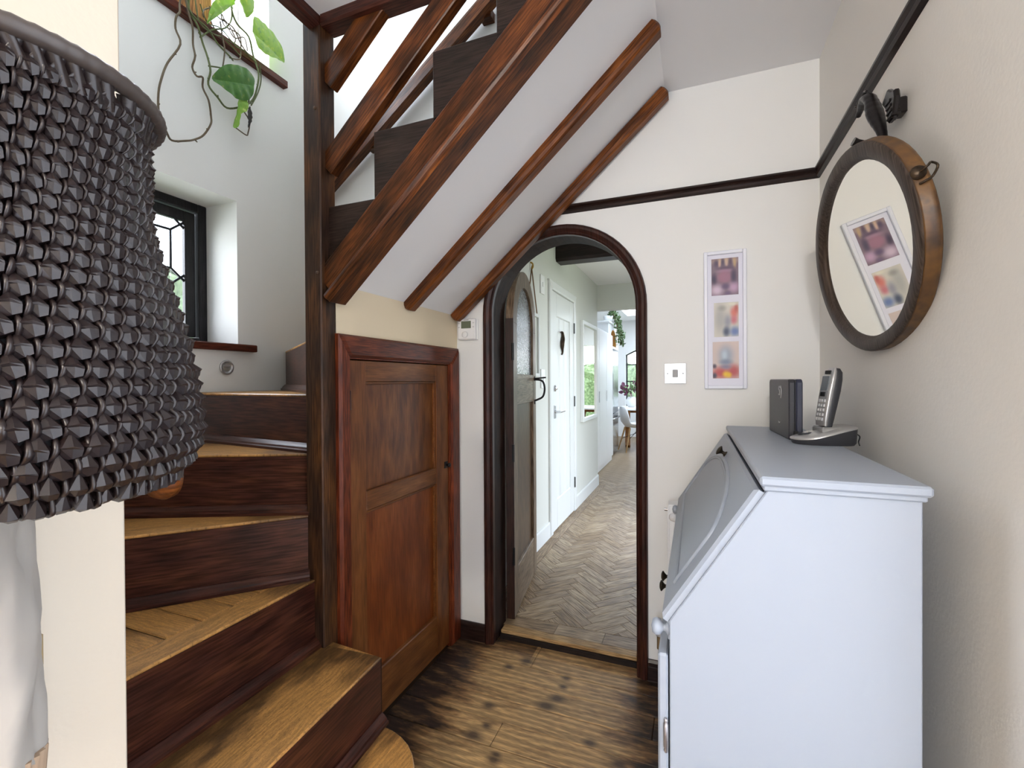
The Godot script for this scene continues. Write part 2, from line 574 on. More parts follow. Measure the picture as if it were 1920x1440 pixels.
# ------------------------------------------------------------------ room shell
func build_shell() -> void:
	# back wall with the arched opening
	var cx := -0.585
	var w := P2([-2.30, -0.1])
	w.append_array(P2([cx - 0.358, -0.1]))
	var a := arch(cx, 1.63, 0.358, 28)
	a.reverse()
	w.append_array(a)
	w.append_array(P2([cx + 0.358, -0.1, 0.60, -0.1, 0.60, 4.5, -2.30, 4.5]))
	struct("wall_back", prism(S(), w, ZH, ZB), M.white_wall, "off-white plaster wall at the end of the hall, pierced by the arched doorway")
	var wr := S()
	box(wr, V(XR, -0.1, ZB), V(XR + 0.15, 2.6, -0.70), 0.0)
	box(wr, V(XR, -0.1, 0.30), V(XR + 0.15, 2.6, 3.75), 0.0)
	box(wr, V(XR, 2.15, -0.70), V(XR + 0.15, 2.6, 0.30), 0.0)
	struct("wall_right", wr, M.paper_wall, "warm white textured wall behind the white desk and the round mirror")
	# wall under the stair: above the cupboard frame and its return
	var cw := P2([1.223, 1.40, 2.079, 1.40, 2.079, 1.70, 1.223, 1.70])
	struct("wall_cupboard", prism(S(), cw, -0.09, 0.0, 0.0, on_x(XC)), M.cream_wall, "cream plaster strip between the cupboard frame and the sloping soffit")
	# outer wall with two openings: boxes round them
	var st := S()
	for b: Array in [[-0.1, 1.465, -2.3, 1.35], [1.465, 2.168, -2.3, -1.57], [1.465, 2.168, -0.93, 1.35], [2.168, 2.88, -2.3, 1.35], [2.88, 3.95, -2.3, -1.76], [2.88, 3.95, -0.95, 1.35], [3.95, 4.5, -2.3, 1.35]]:
		box(st, V(XL - 0.24, b[0], b[2]), V(XL, b[1], b[3]), 0.0)
	struct("wall_window", st, M.window_wall, "cool white plaster wall with the leaded window above the winding steps")
	struct("wall_nib", box(S(), V(-2.04, -0.1, -0.45), V(-0.84, 2.6, 3.75), 0.003), M.nib_wall, "cream wall close to the camera, behind the black woven basket")
	# rear of the hall, behind the camera: wall round an added glazed doorway
	st = S()
	for b: Array in [[-0.9, -0.80, -0.1, 2.6], [0.40, 0.6, -0.1, 2.6], [-0.80, 0.40, 2.35, 2.6]]:
		box(st, V(b[0], b[2], 3.6), V(b[1], b[3], 3.75), 0.0)
	struct("wall_front", st, M.white_wall, "wall round the added front doorway behind the camera")
	# glowing glazed doors added behind the camera to light the hall
	var fd := thing("door_4", "added frosted glazed front door behind the camera, glowing to light the hall", "door", Vector3.ZERO, "", "structure")
	bx("pane", V(-0.80, 0.0, 3.60), V(0.40, 2.35, 3.63), M.frosted, fd, 0.0)
	st = S()
	for b: Array in [[-0.80, -0.72], [0.32, 0.40], [-0.24, -0.16]]: box(st, V(b[0], 0.0, 3.57), V(b[1], 2.35, 3.60), 0.002)
	obj("glazing_frame", st, M.white_paint, fd)
	var sd := thing("door_5", "added frosted glazed side door behind the camera, glowing to light the hall", "door", Vector3.ZERO, "", "structure")
	bx("pane", V(XR + 0.02, 0.0, -0.70), V(XR + 0.05, 2.15, 0.30), M.frosted, sd, 0.0)
	st = S()
	for b: Array in [[-0.70, -0.64], [0.24, 0.30]]: box(st, V(XR - 0.005, 0.0, b[0]), V(XR + 0.02, 2.15, b[1]), 0.002)
	obj("glazing_frame", st, M.white_paint, sd)
	# ceilings: flat hall ceiling, then an unseen lid enclosing the stairwell light
	st = S()
	box(st, V(-0.125, CEIL, -2.2), V(0.6, CEIL + 0.1, 3.75), 0.0)
	box(st, V(XC - 0.07, 2.487, -1.19), V(-0.30, CEIL + 0.1, 3.75), 0.0)
	box(st, V(-0.30, CEIL, -1.19), V(-0.125, CEIL + 0.1, 3.75), 0.0)
	box(st, V(-2.1, CEIL, -0.45), V(XC - 0.07, CEIL + 0.1, 3.75), 0.0)
	struct("ceiling", st, M.ceiling, "flat white ceiling of the hall")
	st = S()
	box(st, V(-2.3, 4.45, -2.3), V(0.6, 4.55, -0.4), 0.0)
	box(st, V(0.45, 2.6, -2.2), V(0.55, 4.5, -1.1), 0.0)
	box(st, V(XC - 0.07, 2.6, -1.19), V(0.5, 4.5, -1.12), 0.0)
	box(st, V(XC - 0.07, 2.6, -1.19), V(XC, 4.5, -0.45), 0.0)
	box(st, V(-2.1, 2.55, -0.55), V(XC, 4.5, -0.45), 0.0)
	struct("ceiling", st, M.white_wall, "unseen walls and lid enclosing the stairwell above the hall ceiling")
	# floor
	var fl := struct("floor", box(S(), V(-1.2, -0.12, -2.16), V(0.55, -0.02, 3.75), 0.0), M.gap, "worn dark-stained pine floorboards")
	build_floorboards(fl)
	# picture rails
	var r1 := bar("trim_1", V(-0.64, 2.087, ZB), V(XR, 2.087, ZB), P2([-0.0, -0.018, 0.0, 0.018, -0.02, 0.018, -0.02, 0.011, -0.012, 0.004, -0.016, -0.004, -0.012, -0.012]), M.rail)
	tag(r1, "dark picture rail along the back wall above the arch", "picture rail", "", "structure")
	var r2 := bar("trim_2", V(XR, 2.087, ZB), V(XR, 2.087, 3.6), P2([-0.0, -0.018, 0.0, 0.018, -0.02, 0.018, -0.02, 0.011, -0.012, 0.004, -0.016, -0.004, -0.012, -0.012]), M.rail)
	tag(r2, "dark picture rail along the right wall above the mirror", "picture rail", "", "structure")
	# skirtings
	var sk := P2([0.0, 0.0, 0.0, 0.085, -0.008, 0.085, -0.014, 0.074, -0.014, 0.060, -0.018, 0.056, -0.018, 0.0])
	var s1 := bar("baseboard_back", V(XC, 0, ZB), V(-0.975, 0, ZB), sk, M.rail)
	tag(s1, "short dark skirting between the cupboard and the arch", "skirting", "", "structure")
	var s2 := bar("baseboard_back", V(-0.196, 0, ZB), V(XR, 0, ZB), sk, M.rail)
	tag(s2, "dark skirting right of the arch behind the radiator pipe", "skirting", "", "structure")
	var s3 := bar("baseboard_right", V(XR, 0, ZB), V(XR, 0, -0.71), sk, M.rail)
	tag(s3, "dark skirting along the right wall behind the desk", "skirting", "", "structure")

func build_floorboards(fl: Node3D) -> void:
	# one worn-pine picture: grain, knots and dark stain left where nobody walks
	var n := 1024
	var x0 := -1.18
	var z0 := -2.16
	var sc := 1.6 / n
	var im := Image.create(n, n, false, Image.FORMAT_RGB8)
	var g := noise(41, 1.0, 4)
	var big := noise(42, 1.0, 4)
	var fine := noise(43, 1.0, 2)
	var joints := [-2.06, -1.96, -1.845, -1.725, -1.607, -1.485, -1.37, -1.25, -1.13, -1.01, -0.89, -0.77, -0.65, -0.5]
	var knots := [V(-0.775, -1.671, .016), V(-0.764, -1.51, .022), V(-0.531, -1.809, .02), V(-0.560, -1.752, .024), V(-0.529, -1.948, .013), V(-0.357, -1.629, .015), V(-0.244, -1.572, .016), V(-0.649, -1.435, .015), V(-0.649, -1.46, .011), V(-0.794, -1.933, .014), V(-0.732, -2.001, .018), V(-0.738, -1.569, .011), V(-0.527, -1.888, .011), V(-0.233, -1.911, .012), V(-0.4, -1.3, .016), V(-0.6, -1.2, .02), V(-0.25, -1.40, .014)]
	var dark := Color(0.030, 0.016, 0.011)
	var mid := Color(0.27, 0.145, 0.056)
	var pale := Color(0.56, 0.355, 0.155)
	for iy in n:
		var z := z0 + iy * sc
		var b := 0
		while b < joints.size() - 1 and z > joints[b]: b += 1
		var by := b * 7.31
		for ix in n:
			var x := x0 + ix * sc
			var warp := 0.010 * g.get_noise_2d(x * 2.2 + by, z * 9.0) 
			var kd := 9.0
			var kk := 0.0
			for k: Vector3 in knots:
				var dx := (x - k.x) * 0.72
				var dz := z - k.y
				if absf(dz) < 0.09 and absf(dx) < 0.16:
					var d := sqrt(dx * dx + dz * dz) / k.z
					kd = minf(kd, d)
					warp += 0.016 * signf(dz) * exp(-dx * dx / 0.004) * exp(-absf(dz) / 0.03)
			var zz := z + warp
			var ring := 0.5 + 0.5 * sin(zz * 230.0 + 1.5 * g.get_noise_2d(x * 1.2 + by, zz * 14.0) + by * 9.0)
			var fibre := fine.get_noise_2d(x * 16.0 + by, z * 300.0)
			var stain := big.get_noise_2d(x * 5.0 + by * 3.0, z * 13.0 + by) + 0.45 * g.get_noise_2d(x * 22.0, z * 90.0 + by)
			var wear := 1.0 - smoothstep(0.24, 0.47, absf(x + 0.56 - 0.10 * (z + 1.6)) - 0.10 * big.get_noise_2d(z * 6.0, 3.0 + by)) 
			wear *= 1.0 - 0.75 * smoothstep(-1.96, -2.1, z) * (1.0 if x < -0.72 else 0.25)
			var w := clampf(wear * 1.05 - 0.02 + 0.5 * stain, 0.0, 1.0)
			var c := dark.lerp(mid, clampf(w * 2.0, 0.0, 1.0)).lerp(pale, clampf(w * 2.0 - 1.0, 0.0, 1.0))
			c = c * (0.62 + 0.46 * ring * ring) * (1.0 + 0.5 * fibre)
			if kd < 2.2: c = c.lerp(Color(0.045, 0.026, 0.017), clampf(1.35 - kd * 0.75, 0.0, 1.0) * 0.85)
			im.set_pixel(ix, iy, Color(c.r, c.g, c.b).linear_to_srgb())
	var m := plain(Color.WHITE, 0.5)
	m.albedo_texture = ImageTexture.create_from_image(im)
	var ends := {0: [-0.70], 3: [], 4: [-0.685], 5: [], 2: [-0.15], 7: [-0.4]}
	for b in joints.size() - 1:
		var za: float = joints[b]
		var zb: float = joints[b + 1]
		if b == 0: za = joints[0]
		var xs := [-1.13 if za < -0.5 else -0.84]
		for e in ends.get(b, []): xs.append(e)
		xs.append(XR)
		for k in xs.size() - 1:
			uvf = func(v: Vector3) -> Vector2: return Vector2((v.x - x0) / 1.6, (v.z - z0) / 1.6)
			var lift: float = -0.0012 * rng.randf()
			bx("floorboard", V(xs[k] + 0.0008, -0.02, za + 0.0014), V(xs[k + 1] - 0.0008, lift, zb - 0.0014), m, fl, 0.0022)
	uvf = func(v: Vector3) -> Vector2: return Vector2((v.x - x0) / 1.6, (v.z - z0) / 1.6)
	bx("floorboard", V(-1.13, -0.02, -2.13), V(-0.702, -0.0005, -2.061), m, fl, 0.0022)
	bx("floorboard", V(-0.70, -0.02, -2.13), V(XR, -0.0015, -2.061), m, fl, 0.0022)
	var z := -0.5
	while z < 3.6:
		bx("floorboard", V(-0.84, -0.02, z + 0.0009), V(XR, 0.0, z + 0.119), m, fl, 0.0022)
		z += 0.12
	uvf = null

func build_added_lamp() -> void:  # lamp added out of view to light the hall
	var l := thing("added_ceiling_lamp", "added white glass globe ceiling lamp lighting the hall from behind the camera", "lamp", V(-0.1, CEIL, 2.3))
	obj("rose", lathe(S(), [Vector2(0, 0), Vector2(0.06, 0), Vector2(0.055, -0.02), Vector2(0.012, -0.03), Vector2(0.012, -0.13), Vector2(0, -0.13)], 24), M.brass, l)
	var pr := []
	for i in 13: pr.append(Vector2(0.11 * sin(PI * i / 12.0), -0.225 - 0.11 * cos(PI * i / 12.0)))
	obj("globe", lathe(S(), pr, 32), M.added_lamp_glow, l)

# ------------------------------------------------------------------ winding steps
const STEP_Y := [0.225, 0.43, 0.65, 0.86, 1.06, 1.257, 1.465, 1.67, 1.88, 2.09, 2.285, 2.49]

func tread_picture() -> StandardMaterial3D:
	# u along the nosing from the wall end to the post, v from the nosing back: worn pale at the front, dark at the back and by the post
	var w := 768
	var h := 384
	var im := Image.create(w, h, false, Image.FORMAT_RGB8)
	var g := noise(51, 1.0, 4)
	var f := noise(52, 1.0, 3)
	for iy in h:
		var v := float(iy) / h
		for ix in w:
			var u := float(ix) / w
			var warp := 0.05 * g.get_noise_2d(u * 3.0, v * 4.0)
			var ring := 0.5 + 0.5 * sin((v + warp) * 150.0 + 4.0 * g.get_noise_2d(u * 2.0 + 7.0, v * 9.0))
			var fibre := f.get_noise_2d(u * 22.0, v * 170.0)
			var pore := f.get_noise_2d(u * 60.0 + 9.0, v * 260.0)
			var wear := 1.0 - smoothstep(0.30, 0.62, v + 0.16 * g.get_noise_2d(u * 4.0, v * 5.0 + 3.0))
			wear *= 1.0 - 0.9 * smoothstep(0.72, 1.0, u + 0.1 * g.get_noise_2d(u * 3.0 + 5.0, v * 3.0))
			wear = clampf(wear + 0.35 * g.get_noise_2d(u * 7.0, v * 12.0), 0.0, 1.0)
			var c := Color(0.050, 0.024, 0.011).lerp(Color(0.54, 0.275, 0.080), 0.14 + 0.84 * wear)
			c = c * (0.78 + 0.28 * ring) * (1.0 + 0.35 * fibre)
			if pore > 0.34: c = c * 0.6
			im.set_pixel(ix, iy, Color(c.r, c.g, c.b).linear_to_srgb())
	var m := plain(Color.WHITE, 0.4)
	m.albedo_texture = ImageTexture.create_from_image(im)
	m.texture_repeat = true
	return m

# plan polygon (x, z pairs); the first two points are the nosing, wall end first, post end second
func tread(parent: Node, n: String, pts: Array, ytop: float, mat: Material, thick := 0.009, vscale := 0.34, voff := 0.0, ulen := 0.0) -> MeshInstance3D:
	var a := Vector3(pts[0], ytop, pts[1])
	var b := Vector3(pts[2], ytop, pts[3])
	var d := (b - a).normalized()
	var y := Vector3.UP.cross(d)
	var c := Vector3.ZERO
	for i in range(0, pts.size(), 2): c += V(pts[i], ytop, pts[i + 1])
	c /= pts.size() / 2.0
	var sg := 1.0 if y.dot(c - a) > 0.0 else -1.0
	var poly := PackedVector2Array()
	for i in range(0, pts.size(), 2):
		var q := V(pts[i], ytop, pts[i + 1]) - a
		poly.append(Vector2(q.dot(d), q.dot(y)))
	var l := ulen if ulen > 0.0 else a.distance_to(b)
	uvf = func(v: Vector3) -> Vector2: return Vector2(v.x / l, clampf(v.y * sg / vscale + voff, 0.004, 0.99))
	var st := prism(S(), poly, -thick, 0.0, 0.003)
	uvf = null
	return put(n, done(st), mat, parent, Transform3D(Basis(d, y, Vector3.UP), a))

func riser(parent: Node, ax: float, az: float, bx_: float, bz: float, y0: float, y1: float, foot := true) -> void:
	var a := V(ax, y0, az)
	var b := V(bx_, y0, bz)
	var d := (b - a).normalized()
	var nrm := d.cross(Vector3.UP)     # towards the climber
	var L := a.distance_to(b)
	var off := V(rng.randf() * 3.0, rng.randf() * 3.0, rng.randf() * 3.0)
	var B := Basis(d, Vector3.UP, nrm)
	if B.determinant() < 0.0: B = Basis(d, Vector3.UP, -nrm)
	var st := box(S(), off + V(0, -0.03, -0.022), off + V(L, y1 - y0 - 0.009, -0.001), 0.001)
	put("riser", done(st), M.riser_x, parent, Transform3D(B, a - B * off))
	if not foot: return
	var prof := P2([0.0, 0.0, 0.026, 0.0, 0.026, 0.009, 0.020, 0.012, 0.017, 0.018, 0.010, 0.025, 0.003, 0.03, 0.0, 0.03])
	var T := Transform3D(Basis(V(0, 0, 1), V(0, 1, 0), V(-1, 0, 0)), off)
	var s2 := prism(S(), prof, -L, 0.0, 0.0, T)
	put("foot_moulding", done(s2), M.riser_x, parent, Transform3D(B, a - B * off))

func build_stair() -> void:
	var t := thing("staircase", "dark oak winding staircase with worn treads turning round a square newel post", "staircase")
	var tm := tread_picture()
	var y := STEP_Y
	var zn := -0.453
	# riser lines, wall end then post end
	var r2 := [-0.879, zn, -0.925, -1.192]
	var r3 := [-1.166, zn, -1.166, -1.166]
	var r4 := [-1.853, zn, -1.190, -1.165]
	var r5 := [XL, -0.80, -1.198, -1.185]
	var r6 := [XL, -1.31, -1.199, -1.205]
	var r7 := [XL, -1.845, -1.195, -1.228]
	var r8 := [-1.58, ZB, -1.165, -1.232]
	var r9 := [-1.14, ZB, -1.14, -1.232]
	# bottom step with a rounded end
	var poly := [-0.70, zn, -0.70, -0.98]
	for i in 9:
		var a := PI / 2.0 * i / 8.0
		poly.append_array([-0.915 + 0.215 * cos(a), -0.98 - 0.20 * sin(a)])
	poly.append_array([-0.935, -1.18, -0.89, zn])
	tread(t, "bottom_tread", poly, y[0], tm, 0.012, 0.34, 0.0, 0.9)
	var rp := [-0.712, zn, -0.712, -0.98]
	for i in 9:
		var a := PI / 2.0 * i / 8.0
		rp.append_array([-0.915 + 0.203 * cos(a), -0.98 - 0.19 * sin(a)])
	rp.append_array([-0.93, -1.165, -0.895, zn])
	var pp := PackedVector2Array()
	for i in range(0, rp.size(), 2): pp.append(Vector2(rp[i], -rp[i + 1]))
	put("bottom_riser", done(prism(S(), pp, 0.0, y[0] - 0.012, 0.0, on_y(0.0))), M.riser_x, t)
	# second step: end board shows against the cupboard
	tread(t, "tread", [r2[0], r2[1], r2[2], r2[3], -1.128, -1.205, -1.19, -1.17, -1.19, zn], y[1], tm, 0.009, 0.36)
	riser(t, r2[0], r2[1], r2[2], r2[3], y[0], y[1] - 0.0)
	bx("step_end", V(-1.126, 0.0, -1.203), V(-0.93, y[1] - 0.009, -1.189), M.step_end, t)
	# third step: a nosing strip and boards let in behind it
	riser(t, r3[0], r3[1], r3[2], r3[3], y[1], y[2])
	var base := tread(t, "tread", [r3[0] - 0.01, r3[1], r3[2] - 0.01, r3[3], -1.19, -1.165, -1.853, zn], y[2] - 0.006, M.step_end, 0.008)
	var y3: float = y[2]
	var no := tread(base, "nosing", [-1.166, zn, -1.166, -1.163, -1.185, -1.163, -1.252, -1.085, -1.252, zn], y3, tm, 0.009, 0.5)
	no.transform = base.transform.affine_inverse() * no.transform
	var js := [zn, -0.56, -0.66, -0.757, -0.853, -0.945, -1.03, -1.09]
	for i in js.size() - 1:
		var za: float = js[i] - 0.0016
		var zb: float = js[i + 1] + 0.0016
		var xa: float = -1.853 + (-za - 0.453) / 0.712 * 0.663
		var xb: float = -1.853 + (-zb - 0.453) / 0.712 * 0.663
		if xb > -1.256: xb = -1.258
		var bo := tread(base, "board", [xa - 0.02, za, -1.2555, za, -1.2555, zb, xb - 0.02, zb], y3 - 0.001, tm, 0.007, 0.26, 0.05 + 0.04 * (i % 3), 0.62)
		bo.transform = base.transform.affine_inverse() * bo.transform
	riser(t, r4[0], r4[1], r4[2], r4[3], y[2], y[3])
	tread(t, "tread", [r4[0], r4[1], r4[2], r4[3], r5[2], r5[3], r5[0], r5[1], XL, zn], y[3], tm, 0.009, 0.5)
	riser(t, r5[0], r5[1], r5[2], r5[3], y[3], y[4])
	tread(t, "tread", [r5[0], r5[1], r5[2], r5[3], r6[2], r6[3], r6[0], r6[1]], y[4], tm, 0.009, 0.6)
	riser(t, r6[0], r6[1], r6[2], r6[3], y[4], y[5])
	tread(t, "tread", [r6[0], r6[1], r6[2], r6[3], r7[2], r7[3], r7[0], r7[1]], y[5], tm, 0.009, 0.7)
	riser(t, r7[0], r7[1], r7[2], r7[3], y[5], y[6])
	tread(t, "tread", [r7[0], r7[1], r7[2], r7[3], r8[2], r8[3], r8[0], r8[1], XL, ZB], y[6], tm, 0.009, 0.7)
	riser(t, r8[0], r8[1], r8[2], r8[3], y[6], y[7])
	tread(t, "tread", [r8[0], r8[1], r8[2], r8[3], r9[2], r9[3], r9[0], r9[1]], y[7], tm, 0.009, 0.6)
	# carriage under the winders so that no light leaks through
	# newel post, chamfered, with two wooden pegs
	var np := bar("newel_post", V(-1.164, 0.0, -1.197), V(-1.164, 2.50, -1.197), rect(0.036, 0.034, 0.004), M.post_z, t, V(0, 0, 1), 0.003)
	for q: Vector3 in [V(-1.142, 1.655, -1.1625), V(-1.147, 2.19, -1.1625)]:
		obj("peg", lathe(S(), [Vector2(0, 0), Vector2(0.006, 0.0), Vector2(0.006, 0.003), Vector2(0.0, 0.005)], 10, Transform3D(Basis(V(1, 0, 0), V(0, 0, 1), V(0, -1, 0)), q)), M.gap, np).transform = np.transform.affine_inverse()
	# wooden end of a rail fixed behind the near wall end
	var kn := lathe(S(), [Vector2(0, -0.02), Vector2(0.012, -0.02), Vector2(0.016, -0.005), Vector2(0.03, 0.004), Vector2(0.037, 0.018), Vector2(0.034, 0.032), Vector2(0.02, 0.042), Vector2(0, 0.045)], 20, Transform3D(Basis(V(1, 0, 0), V(0, 0, -1), V(0, 1, 0)), V(-0.855, 1.135, -0.495)))
	lathe(kn, [Vector2(0.0, 0.0), Vector2(0.012, 0.0), Vector2(0.012, 0.036), Vector2(0.0, 0.036)], 12, Transform3D(Basis(V(1, 0, 0), V(0, 0, -1), V(0, 1, 0)), V(-0.855, 1.135, -0.448)))
	tag(obj("handrail_knob", kn, M.batten), "turned brown wooden knob peeping past the edge of the cream wall end", "knob")

# ------------------------------------------------------------------ straight flight over the arch
func build_upper_flight() -> void:
	var t := get_node("staircase")
	# outer string: board and lower moulding, running up to the right
	var a := V(-1.128, 1.622, -1.200)
	var dir := V(1.0, 0.905, 0.0).normalized()
	var b := a + dir * 1.55
	bar("string_board", a, b, P2([-0.022, -0.052, 0.022, -0.052, 0.022, 0.046, 0.016, 0.052, -0.016, 0.052, -0.022, 0.046]), M.oak_z, t, Vector3.UP, 0.0)
	var ml := V(-1.118, 1.574, -1.205)
	bar("string_moulding", ml, ml + dir * 1.55, P2([-0.036, -0.024, 0.036, -0.024, 0.036, 0.012, -0.022, 0.016, -0.034, 0.013, -0.042, 0.006, -0.044, -0.002, -0.041, -0.010, -0.036, -0.013]), M.oak_z, t, Vector3.UP, 0.004, false)
	# balustrade rails between the post and the ceiling beam
	for q: Array in [[V(-1.133, 2.290, -1.204), 0.34, 0.0385], [V(-1.133, 2.008, -1.204), 0.66, 0.037]]:
		bar("balustrade_rail", q[0], q[0] + dir * q[1], P2([-0.016, -q[2], 0.016, -q[2], 0.018, -q[2] + 0.004, 0.018, q[2] - 0.004, 0.014, q[2], -0.014, q[2], -0.018, q[2] - 0.004, -0.018, -q[2] + 0.004]), M.oak_z, t)
	# steps of the flight, their ends showing above the string
	var xs := [-1.14, -0.945, -0.728, -0.52, -0.32, -0.12]
	var y := STEP_Y
	for k in 5:
		var yt: float = y[8 + k] if 8 + k < y.size() else y[-1] + 0.2
		var yb: float = y[7 + k]
		var line := func(x: float) -> float: return 1.600 + 0.905 * (x + 1.128)
		var xe: float = minf(xs[k + 1] + 0.03, (yt - 1.600) / 0.905 - 1.128)
		obj("step_end", prism(S(), P2([xs[k], line.call(xs[k]), xe, line.call(xe), xe, yt, xs[k], yt]), -1.222, -1.200, 0.0025), M.step_end, t)
		bx("riser", V(xs[k] + 0.002, yb - 0.02, ZB + 0.002), V(xs[k] + 0.02, yt - 0.02, -1.222), M.riser_x, t)
		bx("tread", V(xs[k] - 0.008, yt - 0.026, ZB + 0.002), V(xs[k + 1] + 0.02, yt - 0.001, -1.222), M.step_end, t)
	# handrail on the back wall
	var h0 := V(-1.95, 2.35, -2.02)
	var h1 := V(-0.60, 3.35, -2.02)
	bar("wall_handrail", h0, h1, P2([-0.03, -0.035, 0.022, -0.035, 0.03, -0.028, 0.03, -0.016, 0.024, -0.01, 0.034, 0.004, 0.034, 0.02, 0.022, 0.034, 0.004, 0.040, -0.014, 0.038, -0.026, 0.028, -0.03, 0.014]), M.oak_z, t, Vector3.UP, 0.002)
	for k in 2:
		var p := h0.lerp(h1, 0.25 + 0.5 * k)
		bx("handrail_block", V(p.x - 0.03, p.y - 0.05, ZB), V(p.x + 0.03, p.y - 0.005, -2.03), M.oak_x, t)
	# beams round the opening
	var e1 := bar("ceiling_beam", V(-1.152, 2.490, -1.197), V(-1.152, 2.490, 3.6), rect(0.024, 0.038, 0.006), M.mahog_bar)
	tag(e1, "reddish trimming beam running from the newel post towards the camera", "beam", "", "structure")
	var e2 := bar("ceiling_beam", V(-1.125, 2.490, -1.197), V(-0.30, 2.490, -1.197), rect(0.034, 0.038, 0.006), M.mahog_bar)
	tag(e2, "reddish trimming beam running right from the newel post over the balustrade", "beam", "", "structure")

# ------------------------------------------------------------------ sloping soffit and its battens
func build_soffit() -> void:
	var a := Vector2(XC, 1.630)
	var b := Vector2(-0.118, CEIL)
	var n := Vector2(-(b - a).y, (b - a).x).normalized() * 0.03
	var p := PackedVector2Array([a, b, b + n, a + n])
	struct("ceiling_sloping", prism(S(), p, ZB, -1.225), M.ceiling, "white sloping underside of the upper stair flight")
	var d := (V(b.x, b.y, 0) - V(a.x, a.y, 0)).normalized()
	var up := V(-d.y, d.x, 0)
	var prof := P2([-0.036, 0.004, -0.036, -0.020, -0.030, -0.030, -0.020, -0.036, 0.020, -0.036, 0.030, -0.030, 0.036, -0.020, 0.036, 0.004])
	var t2 := bar("trim_3", V(XC - 0.012, 1.620, -1.655), V(-0.125, CEIL - 0.012, -1.655), prof, M.batten, null, up, 0.008)
	tag(t2, "brown batten running up the middle of the sloping soffit", "batten", "", "structure")
	var t3 := bar("trim_4", V(XC + 0.003, 1.620, -2.040), V(-0.12, CEIL - 0.012, -2.040), prof, M.batten, null, up, 0.008)
	tag(t3, "brown batten in the corner where the soffit meets the arch wall", "batten", "", "structure")

# ------------------------------------------------------------------ cupboard under the stair
func build_cupboard() -> void:
	var T := on_x(XC)
	# frame: mitred three-sided architrave
	var fr := thing("trim_5", "reddish mitred frame round the cupboard door under the stair", "door frame", Vector3.ZERO, "", "structure")
	obj("frame_side", prism(S(), P2([1.223, 0.0, 1.278, 0.0, 1.278, 1.385, 1.223, 1.463]), -0.09, 0.022, 0.009, T), M.mahog_y, fr)
	obj("frame_head", prism(S(), P2([1.223, 1.463, 1.278, 1.385, 1.985, 1.385, 2.066, 1.463]), -0.09, 0.022, 0.009, T), M.mahog_z, fr)
	obj("frame_side", prism(S(), P2([1.985, 0.0, 2.066, 0.0, 2.066, 1.463, 1.985, 1.385]), -0.09, 0.022, 0.009, T), M.mahog_y, fr)
	obj("frame_stop", prism(S(), P2([1.278, 0.0, 1.283, 0.0, 1.283, 1.380, 1.978, 1.380, 1.978, 0.0, 1.985, 0.0, 1.985, 1.385, 1.278, 1.385]), -0.05, 0.010, 0.001, T), M.mahog_y, fr)
	var d := thing("door_1", "brown two-panel cupboard door under the stair", "door", Vector3.ZERO, "", "structure")
	var fz := 0.004
	obj("stile", prism(S(), P2([1.286, 0.018, 1.372, 0.018, 1.372, 1.376, 1.286, 1.376]), -0.026, fz, 0.002, T), M.cup_y, d)
	obj("stile", prism(S(), P2([1.866, 0.018, 1.974, 0.018, 1.974, 1.376, 1.866, 1.376]), -0.026, fz, 0.002, T), M.cup_y, d)
	obj("rail", prism(S(), P2([1.372, 1.300, 1.866, 1.300, 1.866, 1.376, 1.372, 1.376]), -0.026, fz - 0.0006, 0.001, T), M.cup_z, d)
	obj("rail", prism(S(), P2([1.372, 0.822, 1.866, 0.822, 1.866, 0.895, 1.372, 0.895]), -0.026, fz - 0.0006, 0.004, T), M.cup_z, d)
	obj("rail", prism(S(), P2([1.372, 0.018, 1.866, 0.018, 1.866, 0.200, 1.372, 0.200]), -0.026, fz - 0.0006, 0.004, T), M.cup_z, d)
	obj("upper_panel", prism(S(), P2([1.37, 0.89, 1.87, 0.89, 1.87, 1.305, 1.37, 1.305]), -0.03, -0.014, 0.0, T), M.cup_panel_a, d)
	obj("lower_panel", prism(S(), P2([1.37, 0.19, 1.87, 0.19, 1.87, 0.83, 1.37, 0.83]), -0.03, -0.014, 0.0, T), M.cup_panel_b, d)
	var bead := P2([0.0, 0.0, 0.012, 0.0, 0.010, 0.006, 0.004, 0.010, 0.0, 0.014])
	for q: Array in [[1.372, 1.866, 0.895, 1.300], [1.372, 1.866, 0.200, 0.822]]:
		var st := S()
		box(st, V(q[0], q[3] - 0.010, -0.02), V(q[1], q[3], -0.002), 0.004, T)
		box(st, V(q[0], q[2], -0.02), V(q[0] + 0.008, q[3], -0.003), 0.003, T)
		box(st, V(q[1] - 0.008, q[2], -0.02), V(q[1], q[3], -0.003), 0.003, T)
		obj("panel_bead", st, M.cup_z, d)
	# latch and hinge
	var k := obj("latch", box(S(), V(1.935, 0.880, 0.003), V(1.962, 0.912, 0.008), 0.002, T), M.black_iron, d)
	obj("latch_knob", lathe(S(), [Vector2(0, 0.006), Vector2(0.005, 0.006), Vector2(0.005, 0.014), Vector2(0.011, 0.018), Vector2(0.011, 0.023), Vector2(0, 0.027)], 16, T * Transform3D(Basis(V(1, 0, 0), V(0, 0, 1), V(0, -1, 0)), V(1.956, 0.894, 0))), M.black_iron, k)
	for yy: float in [1.235, 0.25]:
		obj("hinge", tube(S(), [T * V(1.281, yy - 0.034, 0.007), T * V(1.281, yy + 0.034, 0.007)], 0.0065, 10), M.black_iron, d)

